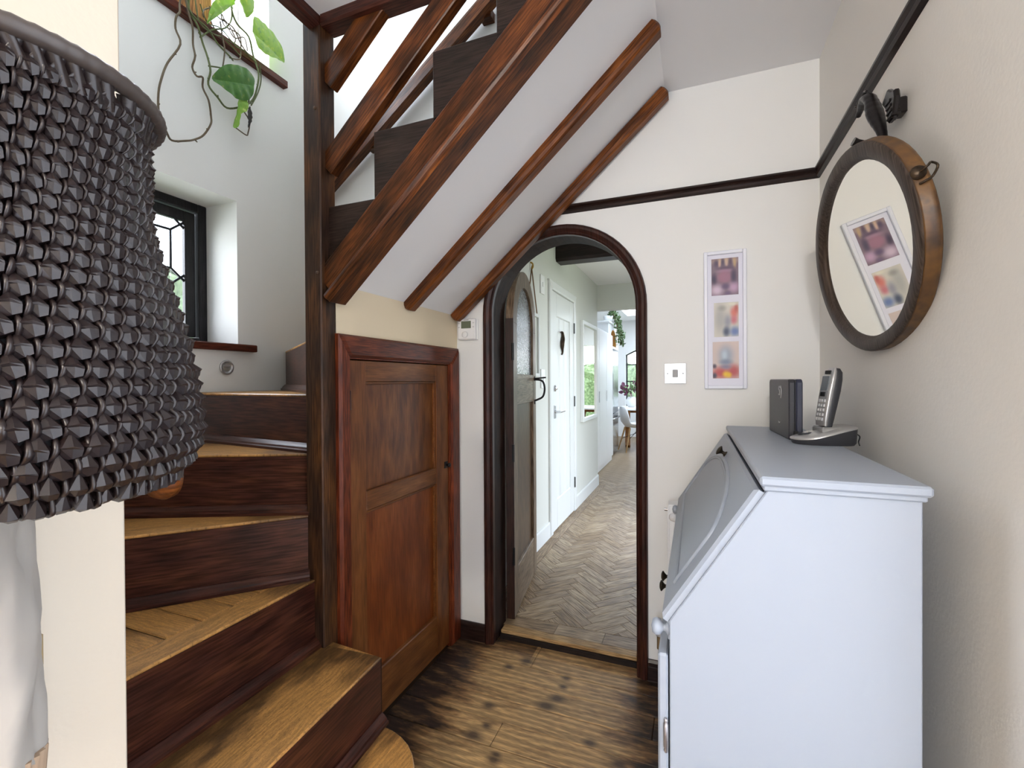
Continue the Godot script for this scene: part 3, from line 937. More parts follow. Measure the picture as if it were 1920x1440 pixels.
# ------------------------------------------------------------------ arched doorway
func sweep_arch(cx: float, r: float, spring: float, prof: PackedVector2Array, n := 32) -> Array:
	# rings of the profile (u outwards, w = z) along left jamb, arch, right jamb
	var rings := []
	var path := [[Vector2(cx - r, 0.0), Vector2(-1, 0)]]
	for i in n + 1:
		var a := PI - PI * i / n
		path.append([Vector2(cx, spring) + Vector2(cos(a), sin(a)) * r, Vector2(cos(a), sin(a))])
	path.append([Vector2(cx + r, 0.0), Vector2(1, 0)])
	for p in path:
		var ring := []
		for q in prof:
			var s: Vector2 = p[0] + p[1] * q.x
			ring.append(V(s.x, s.y, q.y))
		rings.append(ring)
	return rings

func flat_loft(rings: Array) -> SurfaceTool:
	return loft(S(), rings, true, false)

func build_archway() -> void:
	var t := thing("trim_6", "dark moulded architrave and lining of the arched doorway", "door frame", Vector3.ZERO, "", "structure")
	var cx := -0.585
	var z := ZB
	var prof := P2([-0.002, z - 0.01, -0.002, z + 0.012, 0.004, z + 0.017, 0.010, z + 0.015, 0.014, z + 0.018, 0.024, z + 0.024, 0.034, z + 0.025, 0.042, z + 0.021, 0.046, z + 0.012, 0.046, z - 0.004])
	var R := sweep_arch(cx, 0.345, 1.63, prof)
	obj("jamb_moulding", flat_loft([R[0], R[1]]), M.arch_y, t)
	obj("arch_moulding", flat_loft(R.slice(1, R.size() - 1)), M.arch_y, t)
	obj("jamb_moulding", flat_loft([R[-2], R[-1]]), M.arch_y, t)
	var lin := P2([0.0, ZH - 0.012, 0.0, z + 0.004, 0.016, z + 0.004, 0.016, ZH - 0.012])
	var L := sweep_arch(cx, 0.345, 1.63, lin)
	obj("lining", flat_loft([L[0], L[1]]), M.lining, t)
	obj("arch_lining", flat_loft(L.slice(1, L.size() - 1)), M.lining, t)
	obj("lining", flat_loft([L[-2], L[-1]]), M.lining, t)
	# threshold: dark riser strip, pale nosing
	var th := thing("trim_7", "pale wooden threshold with a scuffed dark edge under the arch", "threshold", Vector3.ZERO, "", "structure")
	bx("threshold_edge", V(cx - 0.335, -0.02, -2.190), V(cx + 0.335, 0.024, -2.128), M.rail_x, th)
	bx("threshold_nosing", V(cx - 0.335, 0.022, -2.195), V(cx + 0.335, 0.042, -2.137), M.pine_light, th, 0.006)
	# the arched door, folded back into the corridor
	var d := thing("door_2", "arched oak door with textured glass standing open in the doorway", "door", V(cx - 0.318, 0.052, -2.235), "", "structure")
	d.rotation.y = deg_to_rad(90.0 + 8.5)
	var W := 0.655
	var r := W / 2.0
	var sp := 1.555
	var th2 := 0.020
	var ri := 0.235
	obj("stile", prism(S(), P2([0, 0, r - ri, 0, r - ri, sp, 0, sp]), -th2, th2, 0.002), M.sheen_oak, d)
	obj("stile", prism(S(), P2([r + ri, 0, W, 0, W, sp, r + ri, sp]), -th2, th2, 0.002), M.sheen_oak, d)
	var outer := arch(r, sp, r, 24)
	var inner := arch(r, sp, ri, 24)
	inner.reverse()
	outer.append_array(inner)
	obj("arched_rail", prism(S(), outer, -th2, th2, 0.002), M.sheen_oak, d)
	obj("middle_rail", prism(S(), P2([r - ri, 1.115, r + ri, 1.115, r + ri, 1.285, r - ri, 1.285]), -th2, th2 - 0.001, 0.003), M.sheen_oak_z, d)
	obj("bottom_rail", prism(S(), P2([r - ri, 0.0, r + ri, 0.0, r + ri, 0.24, r - ri, 0.24]), -th2, th2 - 0.001, 0.003), M.sheen_oak_z, d)
	obj("lower_panel", prism(S(), P2([r - ri - 0.005, 0.235, r + ri + 0.005, 0.235, r + ri + 0.005, 1.12, r - ri - 0.005, 1.12]), -0.007, 0.005), M.panel_oak, d)
	var gl := P2([r - ri, 1.28, r + ri, 1.28])
	gl.append_array(arch(r, sp, ri, 24))
	obj("pane", prism(S(), gl, -0.004, 0.004), M.swirl_glass, d)
	obj("edge_lipping", box(S(), V(-0.004, 0.0, -th2 - 0.001), V(0.003, sp + 0.02, th2 + 0.001), 0.001), M.door_edge, d)
	for yy: float in [1.40, 0.87, 0.33]:
		obj("hinge", tube(S(), [V(-0.006, yy - 0.045, 0.018), V(-0.006, yy + 0.045, 0.018)], 0.007, 10), M.black_iron, d)
	# black iron pull handle near the leading edge
	var hx := W - 0.045
	var h := S()
	tube(h, smoothed([V(hx, 1.255, th2), V(hx, 1.252, th2 + 0.035), V(hx, 1.235, th2 + 0.058), V(hx, 1.19, th2 + 0.066), V(hx, 1.145, th2 + 0.054), V(hx, 1.125, th2 + 0.02), V(hx, 1.118, th2)], 4), 0.0065, 8)
	lathe(h, [Vector2(0, 0), Vector2(0.016, 0.0), Vector2(0.014, 0.004), Vector2(0, 0.005)], 12, Transform3D(Basis(V(1, 0, 0), V(0, 0, 1), V(0, -1, 0)), V(hx, 1.262, th2)))
	lathe(h, [Vector2(0, 0), Vector2(0.016, 0.0), Vector2(0.014, 0.004), Vector2(0, 0.005)], 12, Transform3D(Basis(V(1, 0, 0), V(0, 0, 1), V(0, -1, 0)), V(hx, 1.110, th2)))
	tube(h, [V(hx, 1.262, th2), V(hx, 1.268, th2 + 0.075)], 0.005, 8)
	obj("pull_handle", h, M.black_iron, d)

# ------------------------------------------------------------------ stair windows
func build_windows() -> void:
	# lower leaded window
	var x := XL - 0.24
	var w := thing("window_1", "dark leaded casement window over the winding steps, garden beyond", "window", Vector3.ZERO, "", "structure")
	var z0 := -1.57
	var z1 := -0.93
	var y0 := 1.480
	var y1 := 2.168
	var st := S()
	box(st, V(x - 0.02, y0, z0), V(x + 0.03, y1, z0 + 0.042), 0.004)
	box(st, V(x - 0.02, y0, z1 - 0.042), V(x + 0.03, y1, z1), 0.004)
	box(st, V(x - 0.02, y1 - 0.042, z0 + 0.04), V(x + 0.03, y1, z1 - 0.04), 0.004)
	box(st, V(x - 0.02, y0, z0 + 0.04), V(x + 0.03, y0 + 0.036, z1 - 0.04), 0.004)
	obj("window_frame", st, M.frame_black, w)
	st = S()
	var ca := z0 + 0.046
	var cb := z1 - 0.046
	var s0 := y0 + 0.04
	var s1 := y1 - 0.046
	box(st, V(x - 0.015, s0, ca), V(x + 0.012, s1, ca + 0.048), 0.004)
	box(st, V(x - 0.015, s0, cb - 0.048), V(x + 0.012, s1, cb), 0.004)
	box(st, V(x - 0.015, s1 - 0.05, ca + 0.046), V(x + 0.012, s1, cb - 0.046), 0.004)
	box(st, V(x - 0.015, s0, ca + 0.046), V(x + 0.012, s0 + 0.048, cb - 0.046), 0.004)
	var ce := obj("casement", st, M.frame_black, w)
	var ld := S()
	var rr := 0.0058
	var zs := [-1.505, -1.418, -1.331, -1.244, -1.157, -1.07, -0.98]
	var yn := [1.53, 1.585, 1.765, 1.838, 2.018, 2.09]
	var xx := x - 0.002
	for i in zs.size():
		for k: Array in [[1.52, yn[0]], [yn[1], yn[2]], [yn[3], yn[4]], [yn[5], 2.10]]:
			if i > 0 and i < zs.size() - 1: tube(ld, [V(xx, k[0], zs[i]), V(xx, k[1], zs[i])], rr, 6)
		if i == zs.size() - 1: break
		for k: Array in [[yn[0], yn[1]], [yn[2], yn[3]], [yn[4], yn[5]]]:
			if i % 2 == 0:
				tube(ld, [V(xx, k[0], zs[i]), V(xx, k[1], zs[i + 1])], rr, 6)
				tube(ld, [V(xx, k[1], zs[i]), V(xx, k[0], zs[i + 1])], rr, 6)
			else:
				tube(ld, [V(xx, k[0], zs[i]), V(xx, k[0], zs[i + 1])], rr, 6)
				tube(ld, [V(xx, k[1], zs[i]), V(xx, k[1], zs[i + 1])], rr, 6)
	obj("leading", ld, M.lead, ce)
	var pz := [ca + 0.044, -1.418, -1.331, -1.244, -1.157, -1.07, cb - 0.044]
	var py := [s0 + 0.044, 1.558, 1.80, 2.054, s1 - 0.046]
	for i in 6:
		for j in 4: bx("pane", V(x - 0.004, py[j], pz[i]), V(x - 0.001, py[j + 1], pz[i + 1]), M.glass, ce, 0.0)
	bx("window_sill", V(x + 0.03, 1.448, -1.655), V(XL + 0.028, 1.482, -0.86), M.sill, w, 0.004)
	# upper window
	var u := thing("window_2", "bright upper window behind the trailing plant", "window", Vector3.ZERO, "", "structure")
	st = S()
	box(st, V(x - 0.02, 2.90, -1.76), V(x + 0.02, 3.95, -1.72), 0.004)
	box(st, V(x - 0.02, 2.90, -0.99), V(x + 0.02, 3.95, -0.95), 0.004)
	box(st, V(x - 0.02, 3.91, -1.72), V(x + 0.02, 3.95, -0.99), 0.004)
	box(st, V(x - 0.02, 2.90, -1.72), V(x + 0.02, 2.94, -0.99), 0.004)
	obj("window_frame", st, M.white_paint, u)
	bx("pane", V(x - 0.004, 2.93, -1.73), V(x - 0.001, 3.92, -0.98), M.glass, u, 0.0)
	bx("window_sill", V(x + 0.02, 2.862, -1.852), V(XL + 0.03, 2.90, -0.80), M.sill, u, 0.004)

# ------------------------------------------------------------------ corridor through the arch
func build_corridor() -> void:
	var CZ := -5.55
	var ch := 2.445
	struct("wall_corridor", box(S(), V(XH - 0.15, -0.1, CZ), V(XH, 2.9, ZH), 0.0), M.green_wall, "pale grey-green corridor wall with the white door and the framed mirror")
	var st := S()
	box(st, V(0.12, -0.1, -3.4), V(0.25, 2.9, ZH), 0.0)
	box(st, V(0.12, -0.1, CZ), V(0.25, 2.9, -4.4), 0.0)
	box(st, V(0.12, 2.25, -4.4), V(0.25, 2.9, -3.4), 0.0)  # leaves an opening out of view that lights the corridor
	struct("wall_corridor", st, M.green_wall, "right corridor wall hidden behind the arch jamb")
	struct("wall_corridor", box(S(), V(XH - 0.4, 2.145, CZ - 0.13), V(0.25, 2.9, CZ), 0.0), M.green_wall, "lintel at the far end of the corridor, before the kitchen")
	var cz := struct("ceiling", box(S(), V(XH - 0.15, ch, CZ), V(0.25, ch + 0.1, ZH), 0.0), M.ceiling, "white corridor ceiling beyond the arch")
	# ceiling beam with chamfered lower edge
	var be := bar("beam", V(XH, 2.385, -3.86), V(0.12, 2.385, -3.86), P2([-0.09, -0.052, -0.068, -0.075, 0.068, -0.075, 0.09, -0.052, 0.09, 0.062, -0.09, 0.062]), M.beam)
	tag(be, "dark ceiling beam crossing the corridor behind the top of the arch", "beam", "", "structure")
	# skirting and door frame
	for q: Array in [[ZH, -3.545], [-4.405, CZ]]:
		var b := bar("baseboard_corridor", V(XH, FH, q[1]), V(XH, FH, q[0]), P2([0.0, 0.0, 0.0, 0.125, 0.006, 0.125, 0.012, 0.112, 0.014, 0.0]), M.hall_paint)
		tag(b, "white skirting of the corridor " + ("before" if q[0] == ZH else "beyond") + " the white door", "skirting", "", "structure")
	var T := on_x(XH)
	var fr := thing("trim_8", "pale painted frame round the white corridor door", "door frame", Vector3.ZERO, "", "structure")
	obj("frame_side", prism(S(), P2([3.545, FH, 3.61, FH, 3.61, 2.045, 3.545, 2.11]), -0.05, 0.022, 0.008, T), M.hall_paint, fr)
	obj("frame_side", prism(S(), P2([4.345, FH, 4.41, FH, 4.41, 2.11, 4.345, 2.045]), -0.05, 0.022, 0.008, T), M.hall_paint, fr)
	obj("frame_head", prism(S(), P2([3.53, 2.115, 3.61, 2.045, 4.345, 2.045, 4.425, 2.115]), -0.05, 0.030, 0.010, T), M.hall_paint, fr)
	var d := thing("door_3", "white corridor door with three long recessed panels and a bronze plaque", "door", Vector3.ZERO, "", "structure")
	var f := 0.012
	var xs := [3.614, 3.755, 3.855, 3.93, 4.03, 4.105, 4.205, 4.341]
	obj("stile", prism(S(), P2([xs[0], FH + 0.01, xs[1], FH + 0.01, xs[1], 2.04, xs[0], 2.04]), -0.02, f, 0.002, T), M.hall_paint, d)
	obj("stile", prism(S(), P2([xs[6], FH + 0.01, xs[7], FH + 0.01, xs[7], 2.04, xs[6], 2.04]), -0.02, f, 0.002, T), M.hall_paint, d)
	for k: int in [2, 4]:
		obj("mullion", prism(S(), P2([xs[k], 0.30, xs[k + 1], 0.30, xs[k + 1], 1.84, xs[k], 1.84]), -0.02, f, 0.010, T), M.hall_paint, d)
	obj("rail", prism(S(), P2([xs[1], 1.84, xs[6], 1.84, xs[6], 2.04, xs[1], 2.04]), -0.02, f - 0.0005, 0.006, T), M.hall_paint, d)
	obj("rail", prism(S(), P2([xs[1], FH + 0.01, xs[6], FH + 0.01, xs[6], 0.30, xs[1], 0.30]), -0.02, f - 0.0005, 0.006, T), M.hall_paint, d)
	for k: int in [1, 3, 5]:
		obj("panel", prism(S(), P2([xs[k] - 0.004, 0.29, xs[k + 1] + 0.004, 0.29, xs[k + 1] + 0.004, 1.85, xs[k] - 0.004, 1.85]), -0.02, f - 0.011, 0.0, T), M.hall_paint, d)
	# lever handle, lock, hinges
	var h := S()
	box(h, V(3.66, 0.985, f), V(3.70, 1.095, f + 0.008), 0.003, T)
	tube(h, [T * V(3.68, 1.04, f), T * V(3.68, 1.04, f + 0.05)], 0.010, 10)
	tube(h, [T * V(3.672, 1.04, f + 0.05), T * V(3.81, 1.043, f + 0.05)], 0.010, 10)
	obj("lever_handle", h, M.chrome, d)
	obj("lock", lathe(S(), [Vector2(0, 0), Vector2(0.026, 0.0), Vector2(0.026, 0.010), Vector2(0.012, 0.014), Vector2(0.010, 0.024), Vector2(0, 0.024)], 16, T * Transform3D(Basis(V(1, 0, 0), V(0, 0, 1), V(0, -1, 0)), V(3.685, 1.235, f))), M.chrome, d)
	for yy: float in [1.80, 1.10, 0.32]:
		obj("hinge", box(S(), V(4.336, yy - 0.05, 0.008), V(4.352, yy + 0.05, 0.024), 0.004, T), M.iron_grey, d)
	# seahorse-like bronze plaque
	var pl := S()
	tube(pl, smoothed([T * V(3.843, 1.710, f + 0.012), T * V(3.862, 1.720, f + 0.014), T * V(3.885, 1.706, f + 0.016), T * V(3.888, 1.668, f + 0.018), T * V(3.869, 1.633, f + 0.018), T * V(3.871, 1.584, f + 0.016), T * V(3.888, 1.549, f + 0.014), T * V(3.877, 1.524, f + 0.012), T * V(3.861, 1.531, f + 0.012)], 3), [0.0043, 0.0058, 0.0072, 0.0130, 0.0144, 0.0130, 0.0130, 0.0144, 0.0158, 0.0180, 0.0202, 0.0216, 0.0216, 0.0202, 0.0187, 0.0158, 0.0130, 0.0115, 0.0101, 0.0086, 0.0079, 0.0072, 0.0065, 0.0058, 0.0050], 8, 0.5)
	obj("plaque", pl, M.bronze, d)
	# switches on the wall left of the door
	for q: Array in [[2.04, "small white wall switch plate high beside the corridor door"], [1.315, "small white wall switch plate behind the iron pull handle"]]:
		var s := thing("wall_switch", q[1], "switch", V(XH, q[0], -3.39), "corridor wall switches")
		bx("plate", V(0, -0.073, -0.045), V(0.010, 0.073, 0.045), M.white_paint, s, 0.004)
		bx("rocker", V(0.008, -0.018, -0.010), V(0.016, 0.018, 0.010), M.white_paint, s, 0.003)
	# picture hung on a cord, seen edge-on behind the open door
	var pf := thing("corridor_picture", "white framed picture hung on a brown cord behind the open arched door", "picture", V(XH, 1.79, -3.13))
	var po := S()
	for b: Array in [[-0.46, 0.0, -0.13, -0.105], [-0.46, 0.0, 0.105, 0.13], [-0.46, -0.435, -0.105, 0.105], [-0.025, 0.0, -0.105, 0.105]]:
		box(po, V(0.0, b[0], b[2]), V(0.028, b[1], b[3]), 0.003)
	obj("frame", po, M.hall_paint, pf)
	bx("print", V(0.004, -0.44, -0.11), V(0.012, -0.02, 0.11), M.print_pale, pf, 0.0)
	obj("cord", tube(S(), [V(0.012, 0.0, -0.11), V(0.010, 0.32, 0.0), V(0.012, 0.0, 0.11)], 0.0045, 6), M.cord, pf)
	obj("hook", tube(S(), smoothed([V(0.0, 0.36, 0), V(0.016, 0.35, 0), V(0.02, 0.325, 0), V(0.010, 0.312, 0), V(0.016, 0.335, 0)], 3), 0.006, 8), M.brass, pf)
	# long mirror
	var mi := thing("corridor_mirror", "tall white framed mirror on the corridor wall beyond the white door", "mirror", V(XH, 0.87, -5.03))
	var mo := S()
	for b: Array in [[0.0, 1.05, 0.335, 0.375], [0.0, 1.05, -0.375, -0.335], [0.0, 0.04, -0.335, 0.335], [1.01, 1.05, -0.335, 0.335]]:
		box(mo, V(0.0, b[0], b[2]), V(0.035, b[1], b[3]), 0.004)
	obj("frame", mo, M.hall_paint, mi)
	bx("glass", V(0.004, 0.03, -0.345), V(0.016, 1.02, 0.345), M.mirror, mi, 0.0)
	build_herringbone()

func build_herringbone() -> void:
	var fl := struct("floor", box(S(), V(-3.2, -0.1, -11.2), V(2.2, FH - 0.012, -2.192), 0.0), M.floor_gap, "pale herringbone parquet of the corridor and kitchen")
	var mats := [M.parq_a, M.parq_b, M.parq_c]
	# border row across the doorway and along the left wall
	var xs := [XH, -0.93, -0.66, -0.42, -0.1, 0.12]
	for k in xs.size() - 1:
		bx("border_plank", V(xs[k] + 0.0007, FH - 0.012, -2.294), V(xs[k + 1] - 0.0007, FH, -2.196), mats[k % 3], fl, 0.0012)
	var z := -2.296
	var k2 := 0
	while z > -5.5:
		var zn := maxf(z - 0.62, -5.55)
		bx("border_plank", V(XH, FH - 0.012, zn + 0.0007), V(XH + 0.088, FH, z - 0.0007), [M.parq_za, M.parq_zb][k2 % 2], fl, 0.0012)
		z = zn
		k2 += 1
	# herringbone planks clipped to the field
	var field := P2([XH + 0.0895, 2.296, 0.12, 2.296, 0.12, 5.56, 2.0, 5.56, 2.0, 11.0, -3.0, 11.0, -3.0, 5.56, XH + 0.0895, 5.56])
	var w := 0.064
	var l := 0.256
	var made := 0
	var rest := S()
	var list := []
	var g := 0.0007
	for m in range(-8, 8):
		for i in range(-12, 118):
			for s in 2:
				var u0: float = i * w + m * (l + w) + (l if s == 1 else 0.0)
				var v0: float = i * w + m * (w - l) + (w - l if s == 1 else 0.0)
				var du := (w if s == 1 else l) - g
				var dv := (l if s == 1 else w) - g
				var poly := PackedVector2Array()
				for e: Vector2 in [Vector2(u0 + g, v0 + g), Vector2(u0 + du, v0 + g), Vector2(u0 + du, v0 + dv), Vector2(u0 + g, v0 + dv)]:
					poly.append(Vector2(-0.50 + (e.x - e.y) / sqrt(2.0), 2.36 + (e.x + e.y) / sqrt(2.0)))
				var cy := poly[0].y
				if cy < 1.8 or cy > 11.2 or poly[0].x < -3.2 or poly[0].x > 2.2: continue
				var hit := Geometry2D.intersect_polygons(poly, field)
				if hit.size(): list.append([cy, hit[0], s])
	list.sort_custom(func(m, n): return m[0] < n[0])
	for e in list:
		var poly: PackedVector2Array = e[1]
		var c := Vector2.ZERO
		for p in poly: c += p
		c /= poly.size()
		var ang := PI / 4 if e[2] == 0 else -PI / 4
		if made < 285 and c.x < 0.0:
			var lp := PackedVector2Array()
			for p in poly: lp.append((p - c).rotated(-ang))
			var T := on_y(FH) * Transform3D(Basis(V(0, 0, 1), ang), V(c.x, c.y, 0))
			var off := V(rng.randf() * 2.0, rng.randf() * 2.0, 0)
			var mesh := done(prism(S(), lp, -0.012, 0.0, 0.0012, Transform3D(Basis(), off)))
			put("parquet_plank", mesh, mats[rng.randi() % 3], fl, T * Transform3D(Basis(), -off))
			made += 1
		else:
			prism(rest, poly, FH - 0.012, FH, 0.0, on_y(0.0))
	var r := obj("parquet_planks", rest, M.parq_far, fl)
	r.set_meta("kind", "stuff")

# ------------------------------------------------------------------ kitchen at the end
func build_kitchen() -> void:
	var Z0 := -5.68
	var Z1 := -10.5
	var xl := -2.2
	struct("wall_kitchen", box(S(), V(xl - 0.1, -0.1, Z1), V(xl, 2.9, Z0 + 0.13), 0.0), M.white_wall, "kitchen wall behind the tall cupboards")
	struct("wall_kitchen", box(S(), V(xl - 0.1, -0.1, Z0), V(XH - 0.1, 2.9, Z0 + 0.13), 0.0), M.white_wall, "wall end between corridor and kitchen")
	struct("wall_kitchen", box(S(), V(1.6, -0.1, Z1), V(1.7, 2.9, Z0 + 0.13), 0.0), M.white_wall, "right kitchen wall out of sight behind the arch jamb")
	struct("wall_kitchen", box(S(), V(0.12, -0.1, Z0), V(1.7, 2.9, Z0 + 0.13), 0.0), M.white_wall, "kitchen wall beside the corridor end")
	var st := S()
	box(st, V(xl, 2.62, Z1), V(-1.3, 2.72, Z0), 0.0)
	box(st, V(0.5, 2.62, Z1), V(1.6, 2.72, Z0), 0.0)
	box(st, V(-1.3, 2.62, Z1), V(0.5, 2.72, -9.7), 0.0)
	box(st, V(-1.3, 2.62, -7.1), V(0.5, 2.72, Z0), 0.0)
	struct("ceiling", st, M.white_paint, "white kitchen ceiling with an unseen roof opening that lets in light")
	# far wall with arched window and garden door
	var x0 := -1.455
	var x1 := -0.70
	st = S()
	box(st, V(xl, -0.1, Z1 - 0.2), V(x0, 2.7, Z1), 0.0)
	box(st, V(x0, -0.1, Z1 - 0.2), V(x1, 0.70, Z1), 0.0)
	box(st, V(x1, -0.1, Z1 - 0.2), V(-0.35, 2.7, Z1), 0.0)
	box(st, V(-0.35, 2.1, Z1 - 0.2), V(0.55, 2.7, Z1), 0.0)
	box(st, V(0.55, -0.1, Z1 - 0.2), V(1.7, 2.7, Z1), 0.0)
	var ar := P2([x0, 1.86])
	for i in 13:
		var t := i / 12.0
		ar.append(Vector2(lerpf(x0, x1, t), 1.86 + 0.13 * sin(PI * t)))
	ar.append_array(P2([x1, 2.7, x0, 2.7]))
	prism(st, ar, Z1 - 0.2, Z1)
	struct("wall_kitchen", st, M.white_wall, "far kitchen wall with the arched metal window")
	var w := thing("window_3", "arched kitchen window with thin black glazing bars", "window", Vector3.ZERO, "", "structure")
	st = S()
	var zb := Z1 - 0.1
	tube(st, [V(x0 + 0.02, 0.70, zb), V(x0 + 0.02, 1.88, zb)], 0.018, 6)
	var ac := []
	for i in 13: ac.append(V(lerpf(x0, x1, i / 12.0), 1.85 + 0.13 * sin(PI * i / 12.0), zb))
	tube(st, ac, 0.018, 6)
	for yy: float in [1.645, 1.27, 0.89]: tube(st, [V(x0, yy, zb), V(x1, yy, zb)], 0.014, 6)
	for xx: float in [-1.08]: tube(st, [V(xx, 0.70, zb), V(xx, 1.97, zb)], 0.012, 6)
	obj("glazing_bars", st, M.lead, w)
	var ky := [0.70, 0.89, 1.27, 1.645, 1.99]
	for j in 4:
		bx("pane", V(x0, ky[j], zb - 0.004), V(-1.08, ky[j + 1], zb), M.glass, w, 0.0)
		bx("pane", V(-1.08, ky[j], zb - 0.004), V(x1, ky[j + 1], zb), M.glass, w, 0.0)
	# white jamb and tall cupboards
	var tc := thing("tall_cupboard", "run of tall white kitchen cupboards between the corridor and the fridge", "cupboard", Vector3.ZERO)
	bx("carcass", V(-1.9, FH, -7.36), V(-1.235, 2.02, Z0 - 0.02), M.white_paint, tc, 0.004)
	for k in 3:
		var za := Z0 - 0.03 - k * 0.55
		bx("cupboard_door", V(-1.236, FH + 0.08, za - 0.54), V(-1.214, 2.0, za), M.white_paint, tc, 0.004)
		obj("door_handle", tube(S(), [V(-1.205, 1.0, za - 0.5), V(-1.205, 1.15, za - 0.5)], 0.006, 6), M.chrome, tc)
	# fridge
	var f := thing("fridge", "tall stainless steel fridge with a bottom drawer in the kitchen", "fridge", Vector3.ZERO)
	bx("body", V(-2.0, FH + 0.02, -8.36), V(-1.36, 1.80, -7.42), M.steel, f, 0.004)
	for q: Array in [[0.74, 1.80, -7.885, -7.425, "door"], [0.74, 1.80, -8.355, -7.895, "door"], [0.08, 0.725, -8.355, -7.425, "drawer"]]:
		var dd := bx(q[4], V(-1.358, q[0], q[2]), V(-1.285, q[1], q[3]), M.steel, f, 0.008)
		if q[4] == "drawer": obj("handle", tube(S(), smoothed([V(-1.285, 0.66, -8.25), V(-1.245, 0.665, -8.22), V(-1.245, 0.665, -7.56), V(-1.285, 0.66, -7.53)], 3), 0.014, 8), M.steel, dd)
	bx("dispenser", V(-1.287, 1.05, -7.80), V(-1.281, 1.42, -7.55), M.slot, f, 0.002)
	# bridging cupboard with arched niche over the fridge
	var br := thing("bridging_cupboard", "white cupboard over the fridge with a wooden arched niche", "cupboard", Vector3.ZERO)
	var T := on_x(-1.29)
	st = S()
	for seg: Array in [[7.40, 7.62, 1.83, 2.22], [8.18, 8.42, 1.83, 2.22], [7.62, 8.18, 1.83, 1.87]]:
		box(st, V(seg[0], seg[2], -0.5), V(seg[1], seg[3], 0.0), 0.0, T)
	var top := P2([8.18, 1.98])
	for i in 11: top.append(Vector2(7.90 + 0.28 * cos(PI * i / 10.0), 1.98 + 0.17 * sin(PI * i / 10.0)))
	top.append_array(P2([7.62, 2.22, 8.18, 2.22]))
	prism(st, top, -0.5, 0.0, 0.0, T)
	obj("carcass", st, M.white_paint, br)
	obj("niche_back", box(S(), V(7.60, 1.85, -0.34), V(8.20, 2.17, -0.30), 0.0, T), M.niche_wood, br)
	var nl := S()
	var rg := []
	for e in 2:
		var ring := []
		var rr: float = [0.27, 0.279][e]
		ring.append(Vector2(7.90 + rr, 1.872))
		for i in 11: ring.append(Vector2(7.90 + rr * cos(PI * i / 10.0), 1.98 + (rr - 0.11) * sin(PI * i / 10.0)))
		ring.append(Vector2(7.90 - rr, 1.872))
		rg.append(ring)
	var lin := PackedVector2Array(rg[1])
	var inn: Array = rg[0]
	inn.reverse()
	lin.append_array(PackedVector2Array(inn))
	obj("niche_lining", prism(nl, lin, -0.31, -0.002, 0.0, T), M.niche_wood, br)
	bx("cornice", V(-1.8, 2.22, -8.45), V(-1.265, 2.25, -7.38), M.white_paint, br, 0.006)
	tag(obj("jar", lathe(S(), [Vector2(0, 0), Vector2(0.05, 0), Vector2(0.055, 0.03), Vector2(0.055, 0.11), Vector2(0.035, 0.14), Vector2(0.035, 0.16), Vector2(0, 0.165)], 16, Transform3D(Basis(), V(-1.36, 1.875, -7.80))), M.jar, null), "pale green glass jar standing in the niche over the fridge", "jar")
	# trailing plant on the cupboard
	var pl := thing("trailing_plant", "leafy green plant trailing from the top of the kitchen cupboard", "plant", V(-1.33, 2.252, -7.62))
	obj("pot", lathe(S(), [Vector2(0, 0), Vector2(0.06, 0), Vector2(0.08, 0.1), Vector2(0.07, 0.1), Vector2(0, 0.09)], 14), M.white_paint, pl)
	var lf := S()
	var stems := S()
	for k in 12:
		var side := rng.randf_range(-0.5, 0.12)
		var pts := [V(0, 0.09, 0), V(0.06, 0.13, side * 0.3), V(0.12, 0.06, side * 0.7), V(0.15, -0.06 - 0.2 * rng.randf(), side), V(0.16, -0.12 - 0.26 * rng.randf(), side * 1.25)]
		var sp := smoothed(pts, 4)
		tube(stems, sp, 0.004, 5)
		for i in range(2, sp.size()):
			for r in 2:
				var o: Vector3 = sp[i] + V(rng.randf_range(-.02, .03), rng.randf_range(-.03, .03), rng.randf_range(-.03, .03))
				var B := Basis.from_euler(V(rng.randf() * TAU, rng.randf() * TAU, rng.randf() * TAU))
				leaf(lf, Transform3D(B, o), 0.06, 0.034)
	obj("stems", stems, M.stem, pl)
	var fo := obj("foliage", lf, M.leaf_far, pl)
	fo.set_meta("kind", "stuff")
	# table
	var tb := thing("dining_table", "dining table with a white top and crossed oak legs in the kitchen", "table", V(-0.62, FH, -9.15))
	bx("tabletop", V(-0.78, 0.70, -0.45), V(0.8, 0.735, 0.45), M.white_paint, tb, 0.006)
	for q: Array in [[-0.56, 0.34, -0.66, -0.34], [-0.66, -0.34, -0.56, 0.34], [0.6, 0.34, 0.6, -0.34], [0.6, -0.34, 0.6, 0.34]]:
		bar("leg", V(q[0], 0.02, q[1]), V(q[2], 0.70, q[3]), rect(0.045, 0.035), M.oak_pale, tb)
	bx("apron", V(-0.7, 0.63, -0.05), V(0.7, 0.70, 0.05), M.oak_pale2, tb, 0.004)
	# shell chair
	var ch := thing("shell_chair", "white moulded shell chair on splayed wooden legs at the kitchen table", "chair", V(-1.02, FH, -8.42))
	var shell := S()
	var rings := []
	var path := [[0.24, 0.44, 0.18], [0.16, 0.43, 0.225], [0.0, 0.42, 0.235], [-0.14, 0.44, 0.235], [-0.20, 0.52, 0.24], [-0.225, 0.64, 0.225], [-0.24, 0.74, 0.19], [-0.245, 0.79, 0.12]]
